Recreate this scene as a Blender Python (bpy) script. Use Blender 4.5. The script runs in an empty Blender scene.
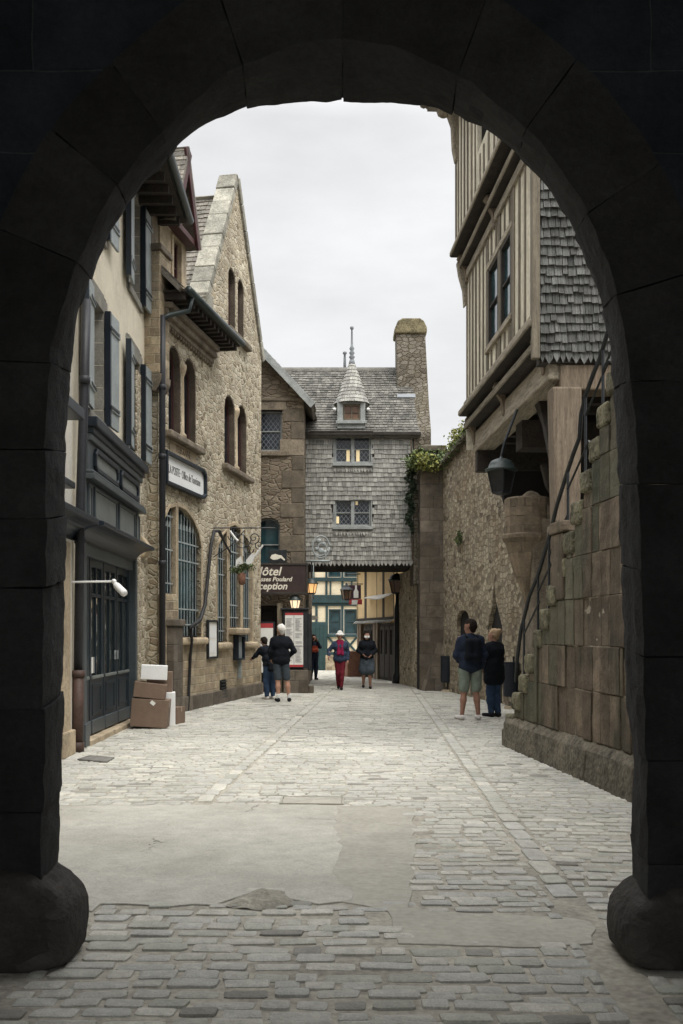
import bpy, bmesh, math, random
import numpy as np
from mathutils import Vector, Matrix
from mathutils.geometry import tessellate_polygon
random.seed(7)
RNG = np.random.default_rng(7)
SC = bpy.context.scene
COL = SC.collection
rad = math.radians

# ------------------------------------------------------------------ camera, sky, sun, exposure
CX, HOR, FPX, EYE = 341.5, 635.0, 1000.0, 1.55
cam = bpy.data.cameras.new('camera')
cam.sensor_fit = 'VERTICAL'; cam.sensor_height = 36.0; cam.sensor_width = 24.0
cam.lens = FPX / 1024 * 36.0
cam.shift_y = (HOR - 512) / 1024
cam.clip_start = 0.05; cam.clip_end = 600
cam_o = bpy.data.objects.new('camera', cam); COL.objects.link(cam_o)
cam_o.location = (0, 0, EYE); cam_o.rotation_euler = (rad(90), 0, 0)
SC.camera = cam_o

SUN_EL, SUN_AZ = 62.0, 150.0       # azimuth measured clockwise from +Y
w = bpy.data.worlds.new('World'); SC.world = w; w.use_nodes = True
nt = w.node_tree; nt.nodes.clear()
def WN(t, ins=None, **pr):
    nd = nt.nodes.new(t)
    for k, v in pr.items(): setattr(nd, k, v)
    for k, v in (ins or {}).items():
        if hasattr(v, 'is_linked'): nt.links.new(v, nd.inputs[k])
        else: nd.inputs[k].default_value = v
    return nd
sky = WN('ShaderNodeTexSky', sky_type='NISHITA', sun_disc=False)
sky.sun_elevation = rad(SUN_EL); sky.sun_rotation = rad(SUN_AZ); sky.dust_density = 3.0
tc = WN('ShaderNodeTexCoord')
sep = WN('ShaderNodeSeparateXYZ', {0: tc.outputs['Generated']})
el = WN('ShaderNodeMapRange', {'Value': sep.outputs['Z'], 'From Min': 0.46, 'From Max': 0.85, 'To Min': 5.5, 'To Max': 23.0})
mp = WN('ShaderNodeMapping', {'Vector': tc.outputs['Generated'], 'Scale': (1.2, 1.2, 3.5)})
cl = WN('ShaderNodeTexNoise', {'Vector': mp.outputs[0], 'Scale': 3.0, 'Detail': 6.0, 'Roughness': 0.55})
cm = WN('ShaderNodeMapRange', {'Value': cl.outputs['Fac'], 'From Min': 0.3, 'From Max': 0.7, 'To Min': 0.86, 'To Max': 1.10})
lum = WN('ShaderNodeMath', {0: el.outputs[0], 1: cm.outputs[0]}, operation='MULTIPLY')
ov = WN('ShaderNodeVectorMath', {0: (0.985, 0.99, 1.0), 'Scale': lum.outputs[0]}, operation='SCALE')
mx = WN('ShaderNodeMix', {'Factor': 0.04, 6: ov.outputs[0], 7: sky.outputs[0]}, data_type='RGBA')
bg = WN('ShaderNodeBackground', {'Color': mx.outputs[2], 'Strength': 0.1})
out = WN('ShaderNodeOutputWorld', {'Surface': bg.outputs[0]})

sl = bpy.data.lights.new('sun', 'SUN'); sl.energy = 1.5; sl.angle = rad(35); sl.color = (1.0, 0.96, 0.88)
so = bpy.data.objects.new('sun', sl); COL.objects.link(so)
_a, _e = rad(SUN_AZ), rad(SUN_EL)
_d = Vector((math.sin(_a) * math.cos(_e), math.cos(_a) * math.cos(_e), math.sin(_e)))
so.rotation_euler = _d.to_track_quat('Z', 'Y').to_euler(); so.location = (0, 0, 30)
vs = SC.view_settings
SC.display_settings.display_device = 'sRGB'
vs.view_transform = 'Standard'; vs.look = 'None'; vs.gamma = 1.0; vs.use_curve_mapping = False
vs.exposure = 0.75
SC.cycles.max_bounces = 6; SC.cycles.diffuse_bounces = 4; SC.cycles.caustics_reflective = False; SC.cycles.caustics_refractive = False

def PX(px, py, Y): return Vector(((px - CX) * Y / FPX, Y, EYE + (HOR - py) * Y / FPX))
def GR(px, py):
    Y = EYE * FPX / (py - HOR); return Vector(((px - CX) * Y / FPX, Y, 0))

# ------------------------------------------------------------------ materials
def NB(nt):
    def n(t, ins=None, **pr):
        nd = nt.nodes.new(t)
        for k, v in pr.items(): setattr(nd, k, v)
        for k, v in (ins or {}).items():
            if hasattr(v, 'is_linked'): nt.links.new(v, nd.inputs[k])
            else: nd.inputs[k].default_value = v
        return nd
    return n
def rgba(c): return (c[0], c[1], c[2], 1.0)
def ramp(n, fac, cols, interp='LINEAR'):
    r = n('ShaderNodeValToRGB', {'Fac': fac}); cr = r.color_ramp; cr.interpolation = interp
    k = len(cols)
    while len(cr.elements) < k: cr.elements.new(0.5)
    for i, c in enumerate(cols):
        cr.elements[i].position = i / max(1, k - 1); cr.elements[i].color = rgba(c)
    return r.outputs['Color']
def start(name):
    m = bpy.data.materials.new(name); m.use_nodes = True
    nt = m.node_tree; n = NB(nt)
    return m, nt, n, nt.nodes['Principled BSDF']
def mul(n, a, b): return n('ShaderNodeMix', {'Factor': 1.0, 6: a, 7: b}, data_type='RGBA', blend_type='MULTIPLY').outputs[2]
def mixc(n, f, a, b): return n('ShaderNodeMix', {'Factor': f, 6: a, 7: b}, data_type='RGBA').outputs[2]
def mr(n, v, a, b, c, d, smooth=False):
    return n('ShaderNodeMapRange', {'Value': v, 'From Min': a, 'From Max': b, 'To Min': c, 'To Max': d}, interpolation_type='SMOOTHSTEP' if smooth else 'LINEAR').outputs[0]
def mth(n, op, a, b): return n('ShaderNodeMath', {0: a, 1: b}, operation=op).outputs[0]

def mat(name, col, rough=0.75, var=0.25, scale=3.0, bump=0.15, bscale=40.0, stretch=(1, 1, 1), metal=0.0, tint=0.0, spec=0.4, stain=0.0, coord='Object'):
    m, nt, n, b = start(name)
    tcn = n('ShaderNodeTexCoord')
    base_vec = tcn.outputs[coord]
    mpn = n('ShaderNodeMapping', {'Vector': base_vec, 'Scale': stretch})
    a = n('ShaderNodeTexNoise', {'Vector': mpn.outputs[0], 'Scale': scale, 'Detail': 6.0, 'Roughness': 0.6})
    f = n('ShaderNodeTexNoise', {'Vector': mpn.outputs[0], 'Scale': bscale, 'Detail': 4.0})
    g2 = n('ShaderNodeTexNoise', {'Vector': mpn.outputs[0], 'Scale': scale * 5.5, 'Detail': 8.0, 'Roughness': 0.7})
    k = mth(n, 'ADD', mr(n, a.outputs['Fac'], 0.3, 0.7, 1 - var, 1 + var), mth(n, 'ADD', mr(n, f.outputs['Fac'], 0.3, 0.7, -var * 0.7, var * 0.7), mr(n, g2.outputs['Fac'], 0.3, 0.7, -var * 0.7, var * 0.7)))
    k = mth(n, 'MAXIMUM', k, 0.15)
    if tint:
        at = n('ShaderNodeAttribute', attribute_name='tint')
        k = mth(n, 'MULTIPLY', k, mr(n, at.outputs['Fac'], 0, 1, 1 - tint, 1 + tint))
    c = n('ShaderNodeVectorMath', {0: col[:3], 'Scale': k}, operation='SCALE').outputs[0]
    if stain:
        s2 = n('ShaderNodeTexNoise', {'Vector': base_vec, 'Scale': 0.9, 'Detail': 8.0, 'Roughness': 0.65})
        c = mixc(n, mr(n, s2.outputs['Fac'], 0.5, 0.72, 0, stain), c, rgba((col[0] * 0.45, col[1] * 0.42, col[2] * 0.36)))
    nt.links.new(c, b.inputs['Base Color'])
    b.inputs['Roughness'].default_value = rough; b.inputs['Metallic'].default_value = metal
    b.inputs['Specular IOR Level'].default_value = spec
    if bump:
        bp = n('ShaderNodeBump', {'Height': f.outputs['Fac'], 'Strength': bump, 'Distance': 0.02})
        nt.links.new(bp.outputs[0], b.inputs['Normal'])
    return m

def rubble(name, cols, mortar, w=0.26, h=0.15, edge=0.10, bump=0.9, stain=None, stain_amt=0.5, tint=0.0, tone=1.0, moss=None):
    m, nt, n, b = start(name)
    uv = n('ShaderNodeUVMap').outputs[0]
    dz = n('ShaderNodeTexNoise', {'Vector': uv, 'Scale': 3.0, 'Detail': 3.0})
    off = n('ShaderNodeVectorMath', {0: dz.outputs['Color'], 1: (-0.5, -0.5, -0.5)}, operation='ADD').outputs[0]
    off = n('ShaderNodeVectorMath', {0: off, 'Scale': 0.16}, operation='SCALE').outputs[0]
    v = n('ShaderNodeVectorMath', {0: uv, 1: off}, operation='ADD').outputs[0]
    v = n('ShaderNodeVectorMath', {0: v, 1: (1 / w, 1 / h, 1)}, operation='MULTIPLY').outputs[0]
    f1 = n('ShaderNodeTexVoronoi', {'Vector': v, 'Scale': 1.0, 'Randomness': 0.85}, voronoi_dimensions='2D', feature='F1')
    fe = n('ShaderNodeTexVoronoi', {'Vector': v, 'Scale': 1.0, 'Randomness': 0.85}, voronoi_dimensions='2D', feature='DISTANCE_TO_EDGE')
    sp = n('ShaderNodeSeparateColor', {0: f1.outputs['Color']})
    mask = mr(n, fe.outputs['Distance'], edge * 0.25, edge * 1.3, 0, 1, True)
    st = ramp(n, sp.outputs[0], cols)
    fn = n('ShaderNodeTexNoise', {'Vector': uv, 'Scale': 28.0, 'Detail': 6.0, 'Roughness': 0.7})
    big = n('ShaderNodeTexNoise', {'Vector': uv, 'Scale': 0.55, 'Detail': 5.0, 'Roughness': 0.6})
    st = n('ShaderNodeVectorMath', {0: st, 'Scale': mr(n, fn.outputs['Fac'], 0.25, 0.75, 0.62, 1.35)}, operation='SCALE').outputs[0]
    mo = n('ShaderNodeVectorMath', {0: mortar, 'Scale': mr(n, fn.outputs['Fac'], 0.25, 0.75, 0.75, 1.2)}, operation='SCALE').outputs[0]
    c = mixc(n, mask, mo, st)
    c = n('ShaderNodeVectorMath', {0: c, 'Scale': mr(n, big.outputs['Fac'], 0.3, 0.7, 0.80 * tone, 1.16 * tone)}, operation='SCALE').outputs[0]
    if stain:
        s2 = n('ShaderNodeTexNoise', {'Vector': uv, 'Scale': 0.8, 'Detail': 9.0, 'Roughness': 0.68})
        c = mixc(n, mr(n, s2.outputs['Fac'], 0.47, 0.68, 0, stain_amt), c, rgba(stain))
    nt.links.new(c, b.inputs['Base Color'])
    b.inputs['Roughness'].default_value = 0.92; b.inputs['Specular IOR Level'].default_value = 0.25
    hgt = mth(n, 'ADD', mth(n, 'MULTIPLY', mask, mr(n, sp.outputs[1], 0, 1, 0.5, 1.0)), mr(n, fn.outputs['Fac'], 0, 1, 0, 0.35))
    bp = n('ShaderNodeBump', {'Height': hgt, 'Strength': bump, 'Distance': 0.06})
    nt.links.new(bp.outputs[0], b.inputs['Normal'])
    return m

def ashlar(name, cols, mortar, w=0.6, h=0.3, ms=0.012, bump=0.8, stain=None, stain_amt=0.5, streak=None, tint=0.0):
    m, nt, n, b = start(name)
    uv = n('ShaderNodeUVMap').outputs[0]
    dz = n('ShaderNodeTexNoise', {'Vector': uv, 'Scale': 2.0, 'Detail': 4.0})
    off = n('ShaderNodeVectorMath', {0: dz.outputs['Color'], 1: (-0.5, -0.5, -0.5)}, operation='ADD').outputs[0]
    off = n('ShaderNodeVectorMath', {0: off, 'Scale': 0.05}, operation='SCALE').outputs[0]
    v = n('ShaderNodeVectorMath', {0: uv, 1: off}, operation='ADD').outputs[0]
    br = n('ShaderNodeTexBrick', {'Vector': v, 'Color1': (0, 0, 0, 1), 'Color2': (1, 1, 1, 1), 'Mortar': (0.5, 0.5, 0.5, 1), 'Scale': 1.0, 'Mortar Size': ms, 'Mortar Smooth': 0.6, 'Bias': 0.0, 'Brick Width': w, 'Row Height': h}, offset=0.43, squash=0.75, squash_frequency=3)
    sp = n('ShaderNodeSeparateColor', {0: br.outputs['Color']})
    st = ramp(n, sp.outputs[0], cols)
    fn = n('ShaderNodeTexNoise', {'Vector': uv, 'Scale': 32.0, 'Detail': 6.0, 'Roughness': 0.7})
    mid = n('ShaderNodeTexNoise', {'Vector': uv, 'Scale': 3.0, 'Detail': 6.0, 'Roughness': 0.65})
    k = mth(n, 'MULTIPLY', mr(n, fn.outputs['Fac'], 0.25, 0.75, 0.7, 1.3), mr(n, mid.outputs['Fac'], 0.32, 0.68, 0.62, 1.36))
    if tint:
        at = n('ShaderNodeAttribute', attribute_name='tint')
        k = mth(n, 'MULTIPLY', k, mr(n, at.outputs['Fac'], 0, 1, 1 - tint, 1 + tint))
    c = mixc(n, br.outputs['Fac'], st, rgba(mortar))
    c = n('ShaderNodeVectorMath', {0: c, 'Scale': k}, operation='SCALE').outputs[0]
    if streak:
        mp2 = n('ShaderNodeMapping', {'Vector': uv, 'Scale': (1.3, 0.30, 1)})
        s3 = n('ShaderNodeTexNoise', {'Vector': mp2.outputs[0], 'Scale': 1.5, 'Detail': 6.0, 'Roughness': 0.6})
        c = mixc(n, mr(n, s3.outputs['Fac'], 0.49, 0.64, 0, 0.85), c, rgba(streak))
    if stain:
        s2 = n('ShaderNodeTexNoise', {'Vector': uv, 'Scale': 0.9, 'Detail': 9.0, 'Roughness': 0.68})
        c = mixc(n, mr(n, s2.outputs['Fac'], 0.46, 0.66, 0, stain_amt), c, rgba(stain))
    nt.links.new(c, b.inputs['Base Color'])
    b.inputs['Roughness'].default_value = 0.9; b.inputs['Specular IOR Level'].default_value = 0.3
    hgt = mth(n, 'ADD', mth(n, 'MULTIPLY', br.outputs['Fac'], -0.8), mth(n, 'ADD', mr(n, fn.outputs['Fac'], 0, 1, 0, 0.4), mr(n, mid.outputs['Fac'], 0, 1, 0, 0.8)))
    bp = n('ShaderNodeBump', {'Height': hgt, 'Strength': bump, 'Distance': 0.04})
    nt.links.new(bp.outputs[0], b.inputs['Normal'])
    return m

def glass(name, col=(0.012, 0.016, 0.02), rough=0.06, lattice=0.0, line=(0.16, 0.17, 0.17), wav=0.15):
    m, nt, n, b = start(name)
    tcn = n('ShaderNodeTexCoord')
    nz = n('ShaderNodeTexNoise', {'Vector': tcn.outputs['Object'], 'Scale': 1.6, 'Detail': 2.0})
    c = n('ShaderNodeVectorMath', {0: col, 'Scale': mr(n, nz.outputs['Fac'], 0.3, 0.7, 0.5, 1.8)}, operation='SCALE').outputs[0]
    b.inputs['Roughness'].default_value = rough
    if lattice:
        uv = n('ShaderNodeUVMap').outputs[0]
        s = n('ShaderNodeSeparateXYZ', {0: uv})
        def ln(op):
            q = mth(n, op, mth(n, 'MULTIPLY', s.outputs[0], 1.25), s.outputs[1])
            q = mth(n, 'PINGPONG', mth(n, 'DIVIDE', q, lattice), 0.5)
            return mth(n, 'LESS_THAN', q, 0.07)
        L = mth(n, 'MAXIMUM', ln('ADD'), ln('SUBTRACT'))
        c = mixc(n, L, c, rgba(line))
        nt.links.new(mr(n, L, 0, 1, rough, 0.6), b.inputs['Roughness'])
    nt.links.new(c, b.inputs['Base Color'])
    bp = n('ShaderNodeBump', {'Height': nz.outputs['Fac'], 'Strength': wav, 'Distance': 0.05})
    nt.links.new(bp.outputs[0], b.inputs['Normal'])
    return m
def glow(name, col, strength):
    m, nt, n, b = start(name)
    b.inputs['Base Color'].default_value = rgba(col); b.inputs['Emission Color'].default_value = rgba(col)
    b.inputs['Emission Strength'].default_value = strength
    return m

M = {}
TAN = [(0.15, 0.115, 0.075), (0.40, 0.338, 0.235), (0.54, 0.475, 0.355), (0.32, 0.262, 0.178), (0.62, 0.56, 0.44), (0.26, 0.205, 0.138), (0.47, 0.42, 0.325)]
M['tan_rubble'] = rubble('tan_rubble', TAN, (0.53, 0.475, 0.36), w=0.21, h=0.115, edge=0.13, bump=1.0, tone=1.16, stain=(0.20, 0.165, 0.12), stain_amt=0.45)
M['tan_coursed'] = ashlar('tan_coursed', [(0.23, 0.18, 0.125), (0.40, 0.32, 0.21), (0.30, 0.24, 0.17), (0.44, 0.37, 0.26)], (0.44, 0.38, 0.27), w=0.36, h=0.17, ms=0.014, bump=1.0)
M['dressed'] = mat('dressed_stone', (0.40, 0.325, 0.225), 0.85, 0.3, 2.5, 0.35, 45, stain=0.5)
M['dressed_brown'] = mat('dressed_brown_stone', (0.175, 0.145, 0.107), 0.85, 0.4, 3.5, 0.5, 45, stain=0.6, tint=0.4)
M['coping'] = mat('lichen_coping', (0.25, 0.24, 0.20), 0.9, 0.4, 3.5, 0.5, 30, stain=0.6, tint=0.25)
M['brown_rubble'] = rubble('brown_rubble', [(0.15, 0.115, 0.08), (0.25, 0.20, 0.145), (0.20, 0.16, 0.12), (0.30, 0.25, 0.18)], (0.24, 0.20, 0.15), w=0.24, h=0.10, edge=0.13, bump=1.0, stain=(0.09, 0.075, 0.06), stain_amt=0.5)
M['brown_ashlar'] = ashlar('brown_ashlar', [(0.085, 0.07, 0.054), (0.15, 0.124, 0.095), (0.115, 0.098, 0.08), (0.19, 0.16, 0.125)], (0.12, 0.105, 0.085), w=0.62, h=0.34, stain=(0.08, 0.068, 0.055), stain_amt=0.6)
M['rampart'] = rubble('rampart_rubble', [(0.10, 0.083, 0.06), (0.31, 0.268, 0.195), (0.40, 0.35, 0.26), (0.21, 0.175, 0.125), (0.44, 0.39, 0.295)], (0.215, 0.182, 0.132), w=0.20, h=0.12, edge=0.11, tone=1.2, bump=1.0, stain=(0.21, 0.125, 0.06), stain_amt=0.35)
M['stair_stone'] = ashlar('stair_stone', [(0.15, 0.117, 0.083), (0.15, 0.117, 0.083)], (0.16, 0.13, 0.10), w=50, h=50, ms=0.0, bump=1.0, streak=(0.034, 0.036, 0.024), stain=(0.045, 0.036, 0.026), stain_amt=0.75, tint=0.3)
M['tread_stone'] = mat('mossy_tread', (0.12, 0.11, 0.07), 0.95, 0.55, 5.0, 0.8, 25, stain=0.7, tint=0.35)
M['corbel_stone'] = ashlar('corbel_stone', [(0.19, 0.15, 0.105), (0.26, 0.205, 0.145), (0.22, 0.172, 0.122)], (0.22, 0.18, 0.13), w=0.42, h=0.29, ms=0.008, bump=0.8, stain=(0.06, 0.05, 0.037), stain_amt=0.6)
M['moss_stone'] = mat('moss_stone', (0.098, 0.085, 0.063), 0.95, 0.5, 4.0, 0.7, 25, stain=0.6, tint=0.3)
M['mossy_top'] = mat('mossy_top', (0.27, 0.255, 0.165), 0.95, 0.4, 5.0, 0.6, 25, stain=0.4, tint=0.3)
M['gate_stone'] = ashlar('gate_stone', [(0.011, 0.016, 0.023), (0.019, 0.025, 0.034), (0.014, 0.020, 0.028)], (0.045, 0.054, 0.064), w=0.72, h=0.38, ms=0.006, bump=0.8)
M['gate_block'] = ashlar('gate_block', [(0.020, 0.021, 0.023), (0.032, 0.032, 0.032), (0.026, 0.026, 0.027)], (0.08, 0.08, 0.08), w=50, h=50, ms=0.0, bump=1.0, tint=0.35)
M['cream'] = mat('cream_plaster', (0.66, 0.60, 0.475), 0.9, 0.10, 1.2, 0.15, 30, stain=0.25)
M['white_plaster'] = mat('white_plaster', (0.60, 0.57, 0.50), 0.9, 0.12, 1.2, 0.15, 30, stain=0.25)
M['grey_surround'] = mat('grey_granite', (0.215, 0.205, 0.175), 0.85, 0.25, 3, 0.3, 60, tint=0.15)
M['plaster_infill'] = mat('plaster_infill', (0.60, 0.555, 0.44), 0.9, 0.22, 2.0, 0.3, 30, stretch=(1, 1, .5), stain=0.5)
M['oak_grey'] = mat('weathered_oak', (0.17, 0.145, 0.108), 0.85, 0.35, 4, 0.5, 30, stretch=(6, 6, 0.5), tint=0.25)
M['oak_beam'] = mat('oak_beam', (0.28, 0.245, 0.187), 0.85, 0.42, 4, 0.5, 30, stretch=(6, 0.6, 6), tint=0.25)
M['oak_post'] = mat('oak_post', (0.185, 0.145, 0.105), 0.85, 0.4, 4, 0.5, 30, stretch=(7, 7, 0.5), tint=0.25, stain=0.5)
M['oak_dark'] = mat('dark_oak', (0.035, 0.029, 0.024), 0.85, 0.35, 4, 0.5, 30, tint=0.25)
M['shingle'] = mat('grey_shingle', (0.30, 0.295, 0.27), 0.85, 0.3, 5, 0.5, 40, stretch=(9, 1, 0.7), tint=0.42)
M['shingle_dark'] = mat('dark_shingle', (0.105, 0.106, 0.10), 0.8, 0.55, 5, 0.6, 40, stretch=(14, 1, 0.6), tint=0.55)
M['roof_shingle'] = mat('roof_shingle', (0.125, 0.12, 0.107), 0.88, 0.35, 4, 0.5, 40, tint=0.5, stain=0.4)
M['slate'] = mat('roof_slate', (0.17, 0.155, 0.13), 0.8, 0.35, 4, 0.4, 30, tint=0.5, stain=0.4)
M['shop_blue'] = mat('slate_blue_paint', (0.062, 0.074, 0.08), 0.42, 0.15, 3, 0.08, 60, stain=0.25)
M['shop_panel'] = mat('panel_paint', (0.165, 0.178, 0.17), 0.5, 0.16, 2.5, 0.08, 60, stain=0.3)
M['shop_navy'] = mat('navy_paint', (0.012, 0.018, 0.026), 0.38, 0.25, 3, 0.08, 60)
M['door_navy'] = mat('door_paint', (0.012, 0.021, 0.029), 0.38, 0.25, 3, 0.08, 60)
M['shutter'] = mat('shutter_paint', (0.27, 0.30, 0.30), 0.55, 0.15, 3, 0.1, 40, stain=0.2)
M['iron'] = mat('dark_iron', (0.022, 0.025, 0.028), 0.5, 0.3, 6, 0.15, 60, metal=0.2)
M['iron_pale'] = mat('pale_iron', (0.30, 0.33, 0.33), 0.5, 0.3, 6, 0.1, 60)
M['pipe_dark'] = mat('pipe_dark', (0.022, 0.023, 0.028), 0.5, 0.25, 5, 0.1, 50)
M['pipe_brown'] = mat('pipe_brown', (0.065, 0.038, 0.03), 0.6, 0.3, 5, 0.15, 50, stain=0.5)
M['gutter'] = mat('green_gutter', (0.03, 0.043, 0.041), 0.45, 0.3, 4, 0.1, 50, stain=0.3)
M['red_wood'] = mat('red_wood', (0.055, 0.016, 0.015), 0.6, 0.3, 4, 0.15, 50)
M['window_brown'] = mat('window_brown', (0.055, 0.024, 0.021), 0.6, 0.3, 4, 0.15, 50)
M['white_paint'] = mat('white_paint', (0.72, 0.72, 0.70), 0.6, 0.08, 4, 0.05, 50)
M['grey_wood'] = mat('grey_wood', (0.28, 0.295, 0.29), 0.7, 0.25, 5, 0.2, 40)
M['lead'] = mat('lead_sheet', (0.20, 0.215, 0.23), 0.6, 0.15, 4, 0.1, 40)
M['glass'] = glass('dark_glass')
M['glass_teal'] = glass('teal_glass', (0.022, 0.05, 0.058), 0.1)
M['glass_lead'] = glass('leaded_glass', (0.015, 0.02, 0.03), 0.15, lattice=0.16)
M['glass_shop'] = glass('shop_glass', (0.03, 0.036, 0.034), 0.04, wav=0.3)
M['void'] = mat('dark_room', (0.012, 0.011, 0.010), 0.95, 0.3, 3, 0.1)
M['black_cable'] = mat('black_cable', (0.02, 0.02, 0.022), 0.6, 0.2, 5, 0.05)
M['sign_white'] = mat('sign_white', (0.78, 0.79, 0.78), 0.5, 0.04, 2, 0.0)
M['letter_grey'] = mat('letter_grey', (0.16, 0.16, 0.16), 0.6, 0.1, 2, 0.0)
M['letter_stone'] = mat('letter_stone', (0.17, 0.13, 0.085), 0.9, 0.2, 8, 0.0)
M['letter_cream'] = mat('letter_cream', (0.75, 0.70, 0.60), 0.6, 0.1, 2, 0.0)
M['sign_brown'] = mat('sign_brown', (0.042, 0.026, 0.024), 0.5, 0.25, 3, 0.1)
M['paper'] = mat('paper', (0.74, 0.73, 0.69), 0.7, 0.05, 3, 0.0)
M['paper_red'] = mat('paper_red', (0.40, 0.045, 0.05), 0.6, 0.1, 3, 0.0)
M['print'] = mat('printed_text', (0.33, 0.33, 0.34), 0.8, 0.2, 3, 0.0)
M['card'] = mat('cardboard', (0.175, 0.122, 0.088), 0.85, 0.12, 2.5, 0.08, 60, stain=0.12)
M['card_edge'] = mat('cardboard_pale', (0.42, 0.31, 0.22), 0.85, 0.12, 4, 0.08, 60)
M['tape'] = mat('parcel_tape', (0.30, 0.21, 0.14), 0.3, 0.08, 4, 0.0)
M['bin_blue'] = mat('bin_blue', (0.009, 0.014, 0.022), 0.45, 0.2, 4, 0.08)
M['teal_timber'] = mat('teal_timber', (0.022, 0.05, 0.054), 0.65, 0.25, 4, 0.2, 40, tint=0.2)
M['teal_door'] = mat('teal_door', (0.02, 0.05, 0.05), 0.6, 0.2, 4, 0.15, 40)
M['cream_panel'] = mat('cream_panel', (0.68, 0.60, 0.44), 0.85, 0.1, 2.5, 0.1)
M['yellow_panel'] = mat('yellow_panel', (0.66, 0.49, 0.265), 0.85, 0.1, 2.5, 0.1)
M['terracotta'] = mat('terracotta', (0.20, 0.10, 0.065), 0.85, 0.25, 5, 0.3)
M['canvas'] = mat('awning_canvas', (0.52, 0.50, 0.46), 0.85, 0.12, 3, 0.1)
M['amber_glow'] = glow('amber_glow', (1.0, 0.55, 0.22), 0.5)
M['pale_glow'] = glow('pale_glow', (1.0, 0.78, 0.5), 0.6)
M['curtain_glow'] = glow('curtain_glow', (0.9, 0.72, 0.42), 0.15)
M['lamp_glass'] = mat('lamp_glass', (0.20, 0.115, 0.07), 0.2, 0.25, 4, 0.0)
M['lamp_glass_dark'] = mat('lamp_glass_dark', (0.03, 0.03, 0.03), 0.12, 0.25, 4, 0.0)
M['leaf'] = mat('ivy_leaf', (0.075, 0.105, 0.035), 0.6, 0.3, 5, 0.0, tint=0.6)
M['leaf_yellow'] = mat('moss_leaf', (0.21, 0.215, 0.055), 0.7, 0.3, 5, 0.0, tint=0.5)
M['leaf_dark'] = mat('dark_leaf', (0.025, 0.04, 0.022), 0.6, 0.3, 5, 0.0, tint=0.5)
M['stem'] = mat('stem', (0.08, 0.06, 0.04), 0.9, 0.3, 5, 0.1)
M['ground'] = mat('sandy_joint', (0.36, 0.335, 0.28), 0.95, 0.3, 1.2, 0.5, 25)
def sett_mat():
    m, nt, n, b = start('granite_setts'); v = n('ShaderNodeTexCoord').outputs['Object']; at = n('ShaderNodeAttribute', attribute_name='tint').outputs['Fac']
    c = ramp(n, at, [(0.25, 0.24, 0.21), (0.41, 0.41, 0.355), (0.46, 0.445, 0.395), (0.44, 0.435, 0.40), (0.51, 0.495, 0.435), (0.57, 0.55, 0.485)])
    a = n('ShaderNodeTexNoise', {'Vector': v, 'Scale': 0.7, 'Detail': 6.0, 'Roughness': 0.6}); q = n('ShaderNodeTexNoise', {'Vector': v, 'Scale': 13.0, 'Detail': 8.0, 'Roughness': 0.7}); f = n('ShaderNodeTexNoise', {'Vector': v, 'Scale': 90.0, 'Detail': 5.0, 'Roughness': 0.75})
    k = mth(n, 'MULTIPLY', mr(n, a.outputs['Fac'], 0.3, 0.7, 0.86, 1.14), mth(n, 'MULTIPLY', mr(n, q.outputs['Fac'], 0.3, 0.7, 0.78, 1.2), mr(n, f.outputs['Fac'], 0.3, 0.7, 0.8, 1.2)))
    c = n('ShaderNodeVectorMath', {0: c, 'Scale': k}, operation='SCALE').outputs[0]; nt.links.new(c, b.inputs['Base Color'])
    nt.links.new(mr(n, q.outputs['Fac'], 0.3, 0.7, 0.55, 0.85), b.inputs['Roughness']); b.inputs['Specular IOR Level'].default_value = 0.35
    h = mth(n, 'ADD', q.outputs['Fac'], mth(n, 'MULTIPLY', f.outputs['Fac'], 0.4)); nt.links.new(n('ShaderNodeBump', {'Height': h, 'Strength': 0.7, 'Distance': 0.02}).outputs[0], b.inputs['Normal']); return m
M['guard_stone'] = ashlar('guard_stone', [(0.055, 0.05, 0.045), (0.055, 0.05, 0.045)], (0.05, 0.05, 0.05), w=50, h=50, ms=0.0, bump=1.0, stain=(0.025, 0.024, 0.024), stain_amt=0.7)
M['broken'] = mat('broken_concrete', (0.31, 0.29, 0.24), 0.95, 0.3, 6, 0.7, 25)
M['stair_moss'] = ashlar('stair_moss', [(0.085, 0.082, 0.055), (0.085, 0.082, 0.055)], (0.1, 0.1, 0.08), w=50, h=50, ms=0.0, bump=1.0, streak=(0.026, 0.032, 0.02), stain=(0.14, 0.115, 0.08), stain_amt=0.6, tint=0.35)
M['mortar'] = mat('lime_mortar', (0.27, 0.235, 0.18), 0.95, 0.3, 5, 0.4, 40)
M['jamb_stone'] = mat('jamb_stone', (0.095, 0.075, 0.056), 0.9, 0.35, 3.5, 0.5, 45)
M['sett'] = sett_mat() if True else mat('granite_sett', (0.44, 0.43, 0.388), 0.75, 0.24, 2.4, 0.7, 30, tint=0.30, spec=0.35)
M['concrete'] = None
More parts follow.
